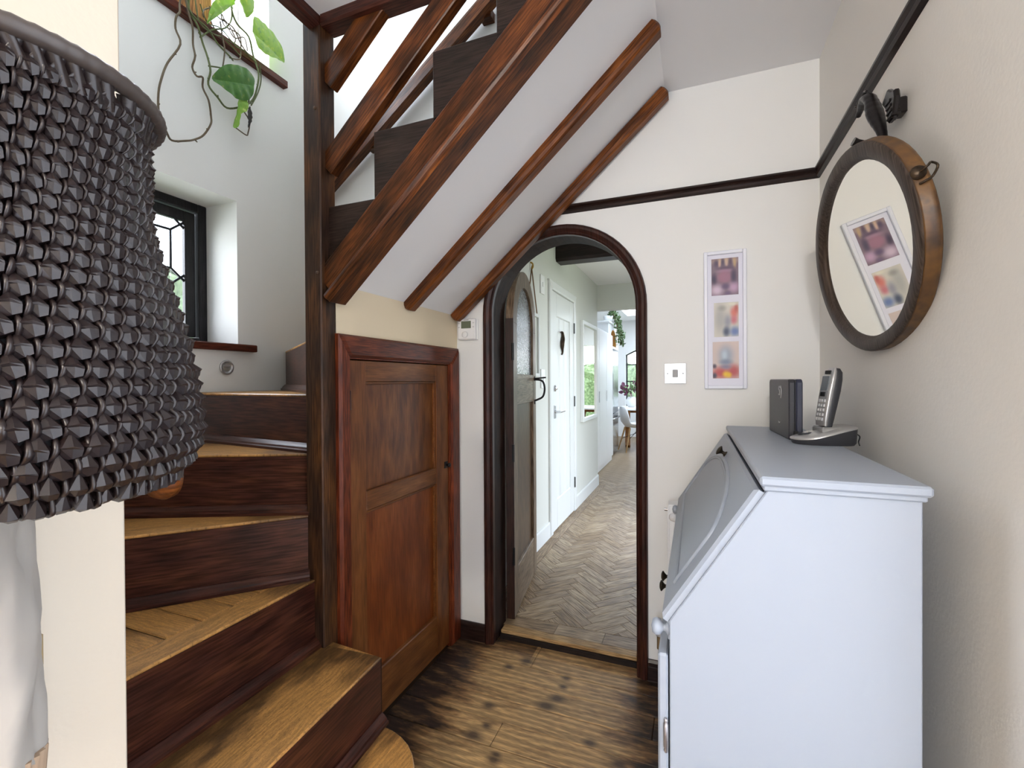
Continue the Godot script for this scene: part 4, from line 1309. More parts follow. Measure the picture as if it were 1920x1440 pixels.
	for p: Array in path:
		var ring := []
		for i in 11:
			var s := lerpf(-1, 1, i / 10.0)
			ring.append(V(p[0] + 0.05 * s * s * (1.0 if p[1] > 0.5 else 0.1), p[1] + 0.07 * s * s * (1.0 if p[1] < 0.5 else 0.0), s * p[2]))
		for i in 11:
			var s := lerpf(1, -1, i / 10.0)
			ring.append(V(p[0] + 0.05 * s * s * (1.0 if p[1] > 0.5 else 0.1) - (0.012 if p[1] > 0.5 else 0.0), p[1] + 0.07 * s * s * (1.0 if p[1] < 0.5 else 0.0) - (0.012 if p[1] < 0.5 else 0.0), s * p[2] * 0.99))
		rings.append(ring)
	ch.rotation.y = deg_to_rad(28)
	obj("shell", loft(shell, rings), M.white_paint, ch)
	for q: Array in [[0.14, 0.12, 0.22, 0.20], [0.14, -0.12, 0.22, -0.20], [-0.12, 0.12, -0.22, 0.20], [-0.12, -0.12, -0.22, -0.20]]:
		obj("leg", tube(S(), [V(q[0], 0.42, q[1]), V(q[2], 0.0, q[3])], [0.016, 0.011], 10), M.beech, ch)
	var br2 := S()
	tube(br2, [V(0.14, 0.38, 0.12), V(-0.18, 0.2, -0.17)], 0.005, 6)
	tube(br2, [V(0.14, 0.38, -0.12), V(-0.18, 0.2, 0.17)], 0.005, 6)
	obj("brace", br2, M.black_iron, ch)
	# flowers in a bowl vase
	var vs := thing("flower_vase", "white vase of purple and green blooms on the kitchen table", "vase", V(-1.16, FH + 0.735, -9.2))
	obj("vase", lathe(S(), [Vector2(0, 0), Vector2(0.06, 0), Vector2(0.10, 0.06), Vector2(0.11, 0.12), Vector2(0.07, 0.2), Vector2(0.06, 0.2), Vector2(0, 0.18)], 18), M.white_paint, vs)
	var fl := S()
	var fg := S()
	for k in 60:
		var o := V(rng.randf_range(-.17, .22), rng.randf_range(.24, .50), rng.randf_range(-.14, .14))
		leaf(fl if k % 2 == 0 else fg, Transform3D(Basis.from_euler(V(rng.randf() * TAU, rng.randf() * TAU, rng.randf() * TAU)), o), 0.11, 0.07)
	obj("blooms", fl, M.bloom, vs).set_meta("kind", "stuff")
	obj("leaves", fg, M.leaf_far, vs).set_meta("kind", "stuff")

func leaf(st: SurfaceTool, T: Transform3D, l: float, w: float) -> void:
	var up := [V(0, 0, 0), V(-w * 0.5, 0.006, l * 0.3), V(-w * 0.4, 0.004, l * 0.65), V(0, -0.004, l), V(w * 0.4, 0.004, l * 0.65), V(w * 0.5, 0.006, l * 0.3)]
	var c := T * V(0, -0.004, l * 0.4)
	for i in 6: tri(st, c, T * up[i], T * up[(i + 1) % 6])

# ------------------------------------------------------------------ white writing desk
func build_desk() -> void:
	var t := thing("writing_desk", "white painted bureau desk with a sloping fall front against the right wall", "desk")
	var zn := -0.952       # near side face
	var zf := -1.93        # far side face
	var m: Material = M.desk
	# side panels
	var side := P2([0.347, 0.0, 0.347, 1.098, 0.122, 1.098, -0.049, 0.826, -0.049, 0.0])
	obj("side_panel", prism(S(), side, zn - 0.02, zn, 0.002), m, t)
	obj("side_panel", prism(S(), side, zf, zf + 0.02, 0.002), m, t)
	# top with a moulded edge
	var st := S()
	box(st, V(0.108, 1.106, zf - 0.012), V(0.358, 1.124, zn + 0.012), 0.005)
	box(st, V(0.114, 1.097, zf - 0.006), V(0.352, 1.108, zn + 0.006), 0.004)
	obj("top", st, m, t)
	bx("back", V(0.335, 0.05, zf + 0.02), V(0.345, 1.095, zn - 0.02), m, t, 0.0)
	bx("plinth", V(-0.04, 0.0, zf + 0.02), V(-0.025, 0.08, zn - 0.02), m, t)
	# fall front: local x along the desk (from near to far), y up the slope, z out
	var a := V(-0.058, 0.824, zf + 0.006)
	var e := V(0.112, 1.094, zf + 0.006)
	var up := (e - a).normalized()
	var B := Basis(V(0, 0, 1), up, V(0, 0, 1).cross(up))
	var L := zn - zf - 0.012
	var H := a.distance_to(e)
	var ff := put("fall_front", done(prism(S(), P2([0.0, 0.0, L, 0.0, L, H, 0.0, H]), -0.012, 0.010, 0.006)), m, t, Transform3D(B, a))
	# raised moulding: a rectangle with an arched top
	var path := []
	var x0 := 0.075
	var x1 := L - 0.075
	for q in [Vector2(x0, 0.05), Vector2(x1, 0.05), Vector2(x1, 0.17)]: path.append(V(q.x, q.y, 0.010))
	for i in 25:
		var an := PI * i / 24.0
		path.append(V((x0 + x1) / 2.0 + (x1 - x0) / 2.0 * cos(an), 0.17 + 0.105 * sin(an), 0.010))
	path.append(V(x0, 0.05, 0.010))
	var mo := S()
	for off: Array in [[0.0, 0.006], [0.012, 0.004]]:
		var pp := []
		for q: Vector3 in path:
			var c := V(L / 2.0, 0.15, q.z)
			pp.append(q + (c - q).normalized() * off[0])
		tube(mo, pp, off[1], 8)
	obj("raised_moulding", mo, m, ff)
	obj("knob", mushroom(V(L - 0.60, 0.285, 0.009), V(0, 0, 1)), M.bronze_knob, ff)
	# loper with a white ball knob, drawer rail
	for zz: float in [zn - 0.033, zf + 0.033]:
		var lp := bx("loper", V(-0.053, 0.776, zz - 0.011), V(0.2, 0.818, zz + 0.011), m, t)
		obj("loper_knob", lathe(S(), [Vector2(0, -0.004), Vector2(0.013, -0.002), Vector2(0.013, 0.002), Vector2(0.007, 0.006), Vector2(0.007, 0.010), Vector2(0.015, 0.016), Vector2(0.017, 0.024), Vector2(0.013, 0.031), Vector2(0, 0.034)], 18, Transform3D(Basis(V(0, 1, 0), V(-1, 0, 0), V(0, 0, 1)), V(-0.052, 0.797, zz + 0.004))), m, lp)
	bx("front_rail", V(-0.05, 0.765, zf + 0.05), V(-0.03, 0.822, zn - 0.05), m, t)
	# doors below
	var zm := (zn + zf) / 2.0
	for q: Array in [[zn - 0.001, zm + 0.001, 1.0], [zm - 0.001, zf + 0.001, -1.0]]:
		var d := bx("door", V(-0.071, 0.085, q[1]), V(-0.052, 0.758, q[0]), m, t, 0.004)
		bx("door_panel", V(-0.0735, 0.15, minf(q[0], q[1]) + 0.07), V(-0.070, 0.69, maxf(q[0], q[1]) - 0.07), m, d, 0.003)
		obj("knob", mushroom(V(-0.071, 0.700, zm + 0.035 * q[2]), V(-1, 0, 0)), M.bronze_knob, d)
		var hz: float = zn + 0.002 if q[2] > 0.0 else zf - 0.002
		for yy: float in [0.60, 0.20]:
			var hg := S()
			lathe(hg, [Vector2(0, -0.034), Vector2(0.0025, -0.034), Vector2(0.0045, -0.030), Vector2(0.003, -0.026), Vector2(0.005, -0.023), Vector2(0.005, 0.023), Vector2(0.003, 0.026), Vector2(0.0045, 0.030), Vector2(0.0025, 0.034), Vector2(0, 0.034)], 12, Transform3D(Basis(), V(-0.056, yy, hz)))
			obj("hinge", hg, M.silver_old, d)

func mushroom(at: Vector3, dir: Vector3) -> SurfaceTool:
	var B := frame_z(dir)
	return lathe(S(), [Vector2(0, 0), Vector2(0.010, 0), Vector2(0.009, 0.003), Vector2(0.005, 0.007), Vector2(0.005, 0.013), Vector2(0.010, 0.018), Vector2(0.0155, 0.022), Vector2(0.0145, 0.025), Vector2(0.007, 0.028), Vector2(0, 0.0285)], 18, Transform3D(Basis(B.x, B.z, -B.y), at))

func build_desk_things() -> void:
	var y := 1.124
	# router: thin dark box standing on edge
	var r := thing("router", "dark grey broadband router standing on edge at the far end of the desk", "router", V(0.262, y, -1.675))
	r.rotation.y = deg_to_rad(3.0)
	var a := P2([-0.135, 0.004, -0.131, 0.0, 0.131, 0.0, 0.135, 0.004, 0.135, 0.166, 0.127, 0.176, -0.127, 0.176, -0.135, 0.166])
	var T := Transform3D(Basis(V(0, 0, -1), V(0, 1, 0), V(1, 0, 0)), V(-0.018, 0, 0))
	obj("front_shell", prism(S(), a, 0.0, 0.0165, 0.003, T), M.plastic_dark, r)
	obj("rear_shell", prism(S(), a, 0.019, 0.036, 0.003, T), M.plastic_navy, r)
	obj("seam", prism(S(), P2([-0.131, 0.002, 0.131, 0.002, 0.131, 0.172, -0.131, 0.172]), 0.016, 0.0195, 0.0, T), M.slot, r)
	bx("socket", V(-0.006, 0.012, 0.132), V(0.006, 0.026, 0.138), M.slot, r, 0.001)
	var lg := S()
	var q := func(u: float, v: float) -> Vector3: return V(-0.0187, v, u)
	tube(lg, smoothed([q.call(0.028, 0.150), q.call(0.020, 0.154), q.call(0.016, 0.146), q.call(0.026, 0.138), q.call(0.024, 0.128), q.call(0.014, 0.129)], 3), 0.0019, 5)
	tube(lg, smoothed([q.call(0.038, 0.156), q.call(0.046, 0.142), q.call(0.044, 0.126), q.call(0.040, 0.118)], 3), 0.0019, 5)
	obj("logo", lg, M.silver, r)
	var sm := S()
	tube(sm, smoothed([q.call(0.008, 0.044), q.call(0.016, 0.040), q.call(0.026, 0.043)], 3), 0.0013, 5)
	obj("light_mark", sm, M.silver, r)
	obj("cable", tube(S(), smoothed([V(0.01, 0.02, 0.134), V(0.022, 0.012, 0.138), V(0.045, 0.006, 0.125), V(0.06, 0.004, 0.09)], 4), 0.0022, 6), M.slot, r)
	# cordless phone: charging cradle
	var c := thing("phone_cradle", "silver-topped charging cradle of the cordless phone on the desk", "phone cradle", V(0.320, y, -1.478))
	c.rotation.y = deg_to_rad(12.0)
	var low := []
	var mid := []
	var topp := []
	for i in 32:
		var an := TAU * i / 32.0
		var ca := cos(an)
		var sa := sin(an)
		var sx := signf(ca) * pow(absf(ca), 0.62)
		var sz := signf(sa) * pow(absf(sa), 0.62)
		var taper := 1.0 if sx > 0.0 else 1.0 - 0.34 * sx * sx
		var h := 0.012 + 0.032 * smoothstep(-1.0, 1.0, sx)
		low.append([V(0.070 * sx, 0.0, 0.048 * sz * taper), V(0.074 * sx, 0.006, 0.052 * sz * taper), V(0.076 * sx, h, 0.054 * sz * taper)])
		topp.append([V(0.0768 * sx, h, 0.0546 * sz * taper), V(0.0765 * sx, h + 0.004, 0.0542 * sz * taper), V(0.070 * sx, h + 0.0075, 0.049 * sz * taper), V(0.03 * sx, h + 0.010 - 0.012 * sx, 0.02 * sz)])
	var rl := [[], [], []]
	for p in low:
		for i in 3: rl[i].append(p[i])
	obj("base", loft(S(), rl), M.plastic_dark, c)
	var rt := [[], [], [], []]
	for p in topp:
		for i in 4: rt[i].append(p[i])
	obj("silver_top", loft(S(), rt), M.silver, c)
	obj("button_ring", loft(S(), [ellipse(V(-0.042, 0.0275, 0.002), 0.020, 0.016, 20, 0.16), ellipse(V(-0.042, 0.0305, 0.002), 0.018, 0.014, 20, 0.16)]), M.plastic_dark, c)
	obj("button", loft(S(), [ellipse(V(-0.042, 0.030, 0.002), 0.008, 0.007, 14, 0.16), ellipse(V(-0.042, 0.034, 0.002), 0.006, 0.005, 14, 0.16)]), M.silver, c)
	obj("cradle_collar", box(S(), V(-0.012, 0.030, -0.031), V(0.038, 0.047, 0.031), 0.009), M.silver, c)
	obj("cable", tube(S(), smoothed([V(0.076, 0.03, 0.01), V(0.086, 0.022, 0.012), V(0.082, 0.008, 0.014), V(0.066, 0.003, 0.05)], 4), 0.0016, 6), M.slot, c)
	# handset, leaning in the cradle; its keypad faces the stair
	var hs := thing("phone_handset", "silver and black cordless phone handset standing in its cradle", "phone", V(0.324, y + 0.0475, -1.480))
	hs.rotation = V(0, deg_to_rad(16.0), deg_to_rad(-9.0))
	# local: y up the handset, -x the keypad side
	var shape := [[0.0, 0.010, 0.021, 0.0], [0.02, 0.012, 0.0235, -0.001], [0.06, 0.0135, 0.0245, 0.0], [0.10, 0.0145, 0.0245, 0.0015], [0.13, 0.0135, 0.0235, 0.0025], [0.150, 0.011, 0.020, 0.003], [0.160, 0.006, 0.012, 0.003]]
	var body := []
	for p: Array in shape:
		var ring := []
		for i in 24:
			var an := TAU * i / 24.0
			ring.append(V(p[3] + 0.004 + signf(cos(an)) * pow(absf(cos(an)), 0.6) * p[1], p[0], signf(sin(an)) * pow(absf(sin(an)), 0.6) * p[2]))
		body.append(ring)
	obj("body", loft(S(), body), M.plastic_dark, hs)
	var fr := []
	for p: Array in shape:
		var ring := []
		for i in 24:
			var an := TAU * i / 24.0
			ring.append(V(p[3] - p[1] * 0.62 + signf(cos(an)) * pow(absf(cos(an)), 0.6) * p[1] * 0.52, p[0] + 0.0006, signf(sin(an)) * pow(absf(sin(an)), 0.6) * (p[2] + 0.0012)))
		fr.append(ring)
	obj("silver_front", loft(S(), fr), M.silver, hs)
	bx("screen", V(-0.0155, 0.096, -0.016), V(-0.0125, 0.136, 0.016), M.screen_grey, hs, 0.001)
	bx("earpiece", V(-0.0135, 0.142, -0.012), V(-0.0090, 0.152, 0.012), M.slot, hs, 0.001)
	bx("navigation_key", V(-0.0175, 0.080, -0.010), V(-0.0125, 0.092, 0.010), M.slot, hs, 0.002)
	for iy in 5:
		for iz in 3:
			bx("key", V(-0.0172, 0.014 + iy * 0.0125, -0.0165 + iz * 0.0118), V(-0.0125, 0.0225 + iy * 0.0125, -0.0075 + iz * 0.0118), M.key_grey, hs, 0.0012)

func ellipse(c: Vector3, a: float, b: float, n: int, tilt := 0.0) -> Array:
	var r := []
	for i in n:
		var an := TAU * i / n
		r.append(c + V(a * cos(an), a * cos(an) * tilt, b * sin(an)))
	return r

# ------------------------------------------------------------------ round mirror and its seahorse hook
func build_mirror() -> void:
	var ctr := V(0.382, 1.6177, -1.433)
	var n := V(-0.9863, -0.1642, 0.0099).normalized()
	var u := V(0, 1, 0).cross(n).normalized()
	var v := n.cross(u)
	var B := Basis(u, v, n)
	var m := thing("round_mirror", "large dark-framed round mirror leaning out from the right wall", "mirror", ctr)
	m.basis = B
	var ra := 0.356
	var rb := 0.2503
	var N := 64
	var prof := [[1.0, -0.030], [1.0, -0.010], [1.0, -0.004], [0.985, 0.0], [0.89, 0.0], [0.872, -0.004], [0.868, -0.007], [0.850, -0.009], [0.846, -0.018], [0.846, -0.030]]
	var rings := []
	for i in N:
		var an := TAU * i / N
		var ring := []
		for p: Array in prof: ring.append(V(ra * p[0] * cos(an), rb * p[0] * sin(an), p[1]))
		rings.append(ring)
	obj("face", loft(S(), rings, false, true, true), M.mirror_face, m)
	var band := []
	for i in N:
		var an := TAU * i / N
		var ring := []
		for p: Array in [[1.001, -0.031], [1.006, -0.029], [1.010, -0.024], [1.006, -0.020], [1.004, -0.006], [1.001, -0.003], [0.98, -0.006], [0.98, -0.028]]: ring.append(V(ra * p[0] * cos(an), rb * p[0] * sin(an), p[1]))
		band.append(ring)
	obj("rim_band", loft(S(), band, false, true, true), M.leather_band, m)
	var disc := PackedVector2Array()
	for i in N: disc.append(Vector2(ra * 0.853 * cos(TAU * i / N), rb * 0.853 * sin(TAU * i / N)))
	obj("glass", prism(S(), disc, -0.022, -0.013), M.mirror, m)
	# metal clasp on the rim towards the camera
	var an := deg_to_rad(14)
	var cp := V(ra * 1.01 * cos(an), rb * 1.01 * sin(an), -0.018)
	var cl := S()
	lathe(cl, [Vector2(0, 0), Vector2(0.013, 0), Vector2(0.013, 0.003), Vector2(0, 0.005)], 14, Transform3D(Basis(V(0, 0, 1), V(1, 0, 0), V(0, 1, 0)), cp + V(0.001, 0.004, 0.006)))
	tube(cl, smoothed([cp + V(0.004, 0.004, 0.004), cp + V(0.012, 0.010, -0.006), cp + V(0.006, 0.016, -0.014), cp + V(0.016, 0.004, -0.018), cp + V(0.006, -0.010, -0.012), cp + V(0.010, -0.016, 0.0), cp + V(0.004, -0.018, 0.008)], 4), 0.0022, 6)
	lathe(cl, [Vector2(0, 0), Vector2(0.006, 0), Vector2(0.005, 0.004), Vector2(0, 0.005)], 10, Transform3D(Basis(V(0, 0, 1), V(1, 0, 0), V(0, 1, 0)), cp + V(0.0, -0.028, 0.002)))
	obj("clasp", cl, M.bronze, m)
	# seahorse
	var h := thing("seahorse_hook", "dark cast-iron seahorse hook carrying the round mirror", "hook")
	var x := 0.405
	var spine := [V(x, 2.001, -1.492), V(x, 2.006, -1.474), V(x, 2.010, -1.455), V(x, 2.012, -1.432), V(x, 2.004, -1.410), V(x, 1.984, -1.392), V(x, 1.962, -1.379), V(x, 1.938, -1.365), V(x, 1.914, -1.349), V(x, 1.890, -1.332), V(x, 1.866, -1.318), V(x, 1.842, -1.308)]
	var rad := [0.0075, 0.0085, 0.0125, 0.016, 0.0165, 0.0165, 0.0195, 0.021, 0.018, 0.014, 0.011, 0.009]
	var sp := smoothed(spine, 4)
	var rr := []
	for i in sp.size():
		var f := float(i) / 4.0
		var k := mini(int(f), rad.size() - 2)
		rr.append(lerpf(rad[k], rad[k + 1], f - k) * 0.92 * (1.0 + 0.025 * (1.0 if i % 3 == 0 else -0.4)))
	var sb := S()
	tube(sb, sp, rr, 10, 0.72)
	obj("body", sb, M.cast_iron, h)
	var crest := S()
	tube(crest, [V(x, 2.022, -1.445), V(x, 2.034, -1.436), V(x, 2.030, -1.426)], [0.006, 0.005, 0.003], 6)
	tube(crest, [V(x - 0.012, 2.014, -1.462), V(x - 0.016, 2.014, -1.462)], [0.004, 0.003], 6)
	obj("crest", crest, M.cast_iron, h)
	var fin := prism(S(), P2([1.345, 1.948, 1.312, 1.966, 1.290, 1.950, 1.272, 1.944, 1.268, 1.926, 1.282, 1.884, 1.308, 1.886, 1.318, 1.92]), -0.006, 0.006, 0.003, on_x(x + 0.012))
	for i in 4: box(fin, V(1.276 + i * 0.004, 1.889 + i * 0.013, -0.009), V(1.306 + i * 0.003, 1.895 + i * 0.013, 0.009), 0.002, on_x(x + 0.012))
	obj("dorsal_fin", fin, M.cast_iron, h)
	bx("wall_bracket", V(x + 0.015, 1.898, -1.322), V(XR, 1.935, -1.290), M.cast_iron, h, 0.003)
	tag(obj("mirror_peg", tube(S(), [V(0.444, 1.906, -1.475), V(0.398, 1.922, -1.470), V(0.388, 1.926, -1.468)], [0.007, 0.009, 0.011], 10), M.cast_iron), "small black peg on the wall left of the seahorse hook", "peg")

# ------------------------------------------------------------------ things on the walls
func blur_picture(sd: int, kind: int) -> ImageTexture:
	# out-of-focus snapshots: soft blots only
	var w := 96
	var h := 128
	var im := Image.create(w, h, false, Image.FORMAT_RGB8)
	var blots := []
	var back := C(150, 130, 140)
	match kind:
		0:
			back = C(120, 100, 116)
			blots = [[.5, .06, .5, .10, C(196, 172, 146)], [.18, .12, .10, .10, C(70, 56, 84)], [.42, .10, .07, .12, C(62, 50, 78)], [.7, .10, .08, .14, C(80, 62, 84)], [.30, .14, .05, .12, C(206, 170, 150)], [.56, .13, .05, .12, C(200, 168, 150)], [.86, .14, .06, .14, C(190, 160, 120)], [.5, .26, .30, .05, C(86, 66, 92)], [.5, .34, .28, .05, C(160, 124, 150)], [.10, .55, .10, .14, C(48, 38, 66)], [.48, .50, .20, .12, C(190, 100, 128)], [.5, .50, .30, .18, C(150, 108, 130)], [.82, .50, .10, .2, C(64, 52, 80)], [.2, .85, .24, .15, C(212, 190, 212)], [.82, .80, .2, .14, C(196, 160, 192)], [.52, .76, .14, .08, C(90, 72, 106)], [.6, .95, .12, .06, C(104, 84, 118)]]
		1:
			back = C(206, 202, 192)
			blots = [[.25, .45, .22, .4, C(168, 168, 166)], [.32, .16, .16, .08, C(150, 148, 142)], [.82, .30, .16, .18, C(206, 106, 96)], [.9, .18, .08, .12, C(180, 90, 84)], [.80, .52, .14, .12, C(190, 104, 116)], [.55, .55, .14, .2, C(140, 142, 156)], [.5, .85, .14, .14, C(54, 66, 92)], [.84, .85, .2, .14, C(92, 116, 172)], [.75, .05, .2, .05, C(222, 218, 200)]]
		2:
			back = C(206, 190, 184)
			blots = [[.5, .36, .28, .26, C(146, 158, 178)], [.45, .36, .12, .14, C(190, 206, 214)], [.5, .55, .24, .08, C(120, 132, 156)], [.3, .84, .34, .16, C(176, 62, 62)], [.8, .80, .24, .18, C(172, 66, 66)], [.5, .88, .13, .08, C(236, 200, 46)], [.62, .90, .10, .07, C(230, 190, 40)], [.06, .66, .08, .06, C(66, 56, 72)], [.06, .92, .09, .08, C(40, 40, 66)], [.5, .68, .2, .06, C(126, 122, 146)]]
	for iy in h:
		for ix in w:
			var c: Color = back
			for b: Array in blots:
				var dx: float = (float(ix) / w - b[0]) / b[2]
				var dy: float = (float(iy) / h - b[1]) / b[3]
				c = c.lerp(b[4], 0.9 * (1.0 - smoothstep(0.15, 1.6, sqrt(dx * dx + dy * dy))))
			im.set_pixel(ix, iy, c)
	return ImageTexture.create_from_image(im)

func build_wall_things() -> void:
	# picture frame with three snapshots
	var f := thing("picture_frame", "tall narrow white frame of three blurred snapshots on the back wall", "picture frame", V(0.0345, 1.2625, ZB))
	f.rotation.z = deg_to_rad(0.2)
	var W := 0.158
	var H := 0.562
	var st := S()
	for b: Array in [[0.0, 0.0, 0.014, H], [W - 0.014, 0.0, W, H], [0.014, 0.0, W - 0.014, 0.014], [0.014, H - 0.014, W - 0.014, H]]: box(st, V(b[0], b[1], 0.0), V(b[2], b[3], 0.018), 0.002)
	obj("frame", st, M.frame_white, f)
	bx("mount", V(0.012, 0.012, 0.002), V(W - 0.012, H - 0.012, 0.008), M.mount, f, 0.0)
	var k := 0
	for q: Array in [[0.029, 0.382, 0.129, 0.532], [0.038, 0.212, 0.129, 0.352], [0.032, 0.042, 0.129, 0.192]]:
		var m := plain(Color.WHITE, 0.5)
		m.albedo_texture = blur_picture(60 + k, k)
		uvf = func(v: Vector3) -> Vector2: return Vector2((v.x - q[0]) / (q[2] - q[0]), 1.0 - (v.y - q[1]) / (q[3] - q[1]))
		bx("snapshot", V(q[0], q[1], 0.007), V(q[2], q[3], 0.0088), m, f, 0.0)
		uvf = null
		k += 1
	# mirrored light switch
	var s := thing("light_switch", "polished chrome light switch plate on the back wall beside the arch", "switch", V(-0.080, 1.327, ZB))
	bx("plate", V(-0.043, -0.043, 0.0), V(0.043, 0.043, 0.007), M.chrome_bright, s, 0.0035)
	bx("rocker", V(-0.011, -0.017, 0.004), V(0.011, 0.017, 0.0115), M.grey_plastic, s, 0.002)
	for sx: float in [-0.031, 0.031]:
		obj("screw", lathe(S(), [Vector2(0, 0), Vector2(0.0035, 0), Vector2(0.0025, 0.0015), Vector2(0, 0.002)], 10, Transform3D(Basis(V(1, 0, 0), V(0, 0, 1), V(0, -1, 0)), V(sx, 0, 0.0068))), M.grey_plastic, s)
	# thermostat
	var t := thing("thermostat", "small white thermostat with a grey-green screen beside the arch", "thermostat", V(-1.063, 1.559, ZB))
	bx("body", V(-0.050, -0.053, 0.0), V(0.050, 0.053, 0.026), M.thermo_white, t, 0.006)
	bx("back_plate", V(-0.046, -0.052, 0.0), V(0.056, 0.050, 0.008), M.thermo_white, t, 0.002)
	bx("screen", V(-0.027, 0.004, 0.0255), V(0.027, 0.040, 0.0268), M.lcd, t, 0.0005)
	obj("dial", lathe(S(), [Vector2(0, 0), Vector2(0.016, 0), Vector2(0.0155, 0.006), Vector2(0.012, 0.008), Vector2(0, 0.008)], 24, Transform3D(Basis(V(1, 0, 0), V(0, 0, 1), V(0, -1, 0)), V(-0.006, -0.027, 0.0255))), M.white_paint, t)
	for sx: float in [-0.040, 0.040]:
		for yy: float in [0.030, 0.010]:
			bx("button", V(sx - 0.004, yy - 0.003, 0.025), V(sx + 0.004, yy + 0.003, 0.0272), M.grey_plastic2, t, 0.001)
	bx("maker_mark", V(-0.014, 0.0435, 0.0255), V(0.014, 0.0465, 0.0262), M.grey_plastic, t, 0.0)
	# step light under the stair window
	var l := thing("step_light", "round chrome step light set in the wall under the window sill", "light", V(XL, 1.370, -1.508))
	var R := Transform3D(Basis(V(0, 0, 1), V(1, 0, 0), V(0, 1, 0)), Vector3.ZERO)
	obj("bezel", lathe(S(), [Vector2(0.018, 0.0), Vector2(0.033, 0.0), Vector2(0.035, 0.004), Vector2(0.033, 0.009), Vector2(0.026, 0.010), Vector2(0.022, 0.006), Vector2(0.020, 0.002)], 32, R), M.silver, l)
	obj("lens", lathe(S(), [Vector2(0, 0.0), Vector2(0.024, 0.0), Vector2(0.024, 0.003), Vector2(0, 0.004)], 24, R), M.lens, l)
	bx("louvre", V(0.003, 0.002, -0.018), V(0.009, 0.012, 0.018), M.silver, l, 0.002)
	# radiator behind the desk, its valve and pipe
	var r := thing("radiator", "white panel radiator on the back wall behind the desk", "radiator", V(0, 0, ZB))
	st = S()
	box(st, V(-0.105, 0.20, 0.035), V(0.40, 0.785, 0.048), 0.004)
	box(st, V(-0.105, 0.20, 0.085), V(0.40, 0.785, 0.098), 0.004)
	for i in 14: box(st, V(-0.085 + i * 0.034, 0.23, 0.096), V(-0.067 + i * 0.034, 0.755, 0.104), 0.004)
	obj("panel", st, M.radiator, r)
	st = S()
	box(st, V(-0.108, 0.20, 0.033), V(-0.100, 0.788, 0.100), 0.002)
	obj("side_grille", st, M.radiator, r)
	bx("top_grille", V(-0.106, 0.783, 0.033), V(0.402, 0.792, 0.100), M.radiator, r, 0.002)
	obj("bleed_valve", tube(S(), [V(-0.100, 0.762, 0.066), V(-0.122, 0.762, 0.066)], [0.007, 0.006], 8), M.chrome, r)
	obj("blanking_plug", lathe(S(), [Vector2(0, 0), Vector2(0.016, 0), Vector2(0.018, 0.006), Vector2(0.012, 0.014), Vector2(0, 0.016)], 14, Transform3D(Basis(V(1, 0, 0), V(0, 0, 1), V(0, -1, 0)), V(-0.085, 0.742, 0.098))), M.radiator, r)
	bx("bracket", V(0.1, 0.6, 0.0), V(0.14, 0.66, 0.04), M.radiator, r)
	var vv := S()
	tube(vv, [V(-0.140, 0.175, 0.066), V(-0.140, 0.236, 0.066)], 0.014, 12)
	tube(vv, [V(-0.140, 0.225, 0.066), V(-0.098, 0.225, 0.066)], 0.011, 10)
	obj("valve", vv, M.chrome, r)
	obj("valve_cap", lathe(S(), [Vector2(0, 0), Vector2(0.019, 0), Vector2(0.020, 0.04), Vector2(0.016, 0.062), Vector2(0, 0.066)], 16, Transform3D(Basis(), V(-0.140, 0.232, 0.066))), M.radiator, r)
	obj("pipe", tube(S(), [V(-0.140, -0.002, 0.066), V(-0.140, 0.18, 0.066)], 0.0085, 12), M.copper, r)

# ------------------------------------------------------------------ woven basket close to the camera
func basket_r(y: float) -> float:
	var ys := [1.205, 1.222, 1.240, 1.258, 1.295, 1.333, 1.37, 1.40, 1.44, 1.48, 1.52, 1.56]
	var rs := [0.110, 0.127, 0.135, 0.138, 0.134, 0.128, 0.118, 0.109, 0.099, 0.096, 0.096, 0.100]
	for i in ys.size() - 1:
		if y <= ys[i + 1]: return lerpf(rs[i], rs[i + 1], clampf((y - ys[i]) / (ys[i + 1] - ys[i]), 0.0, 1.0))
	return rs[-1]

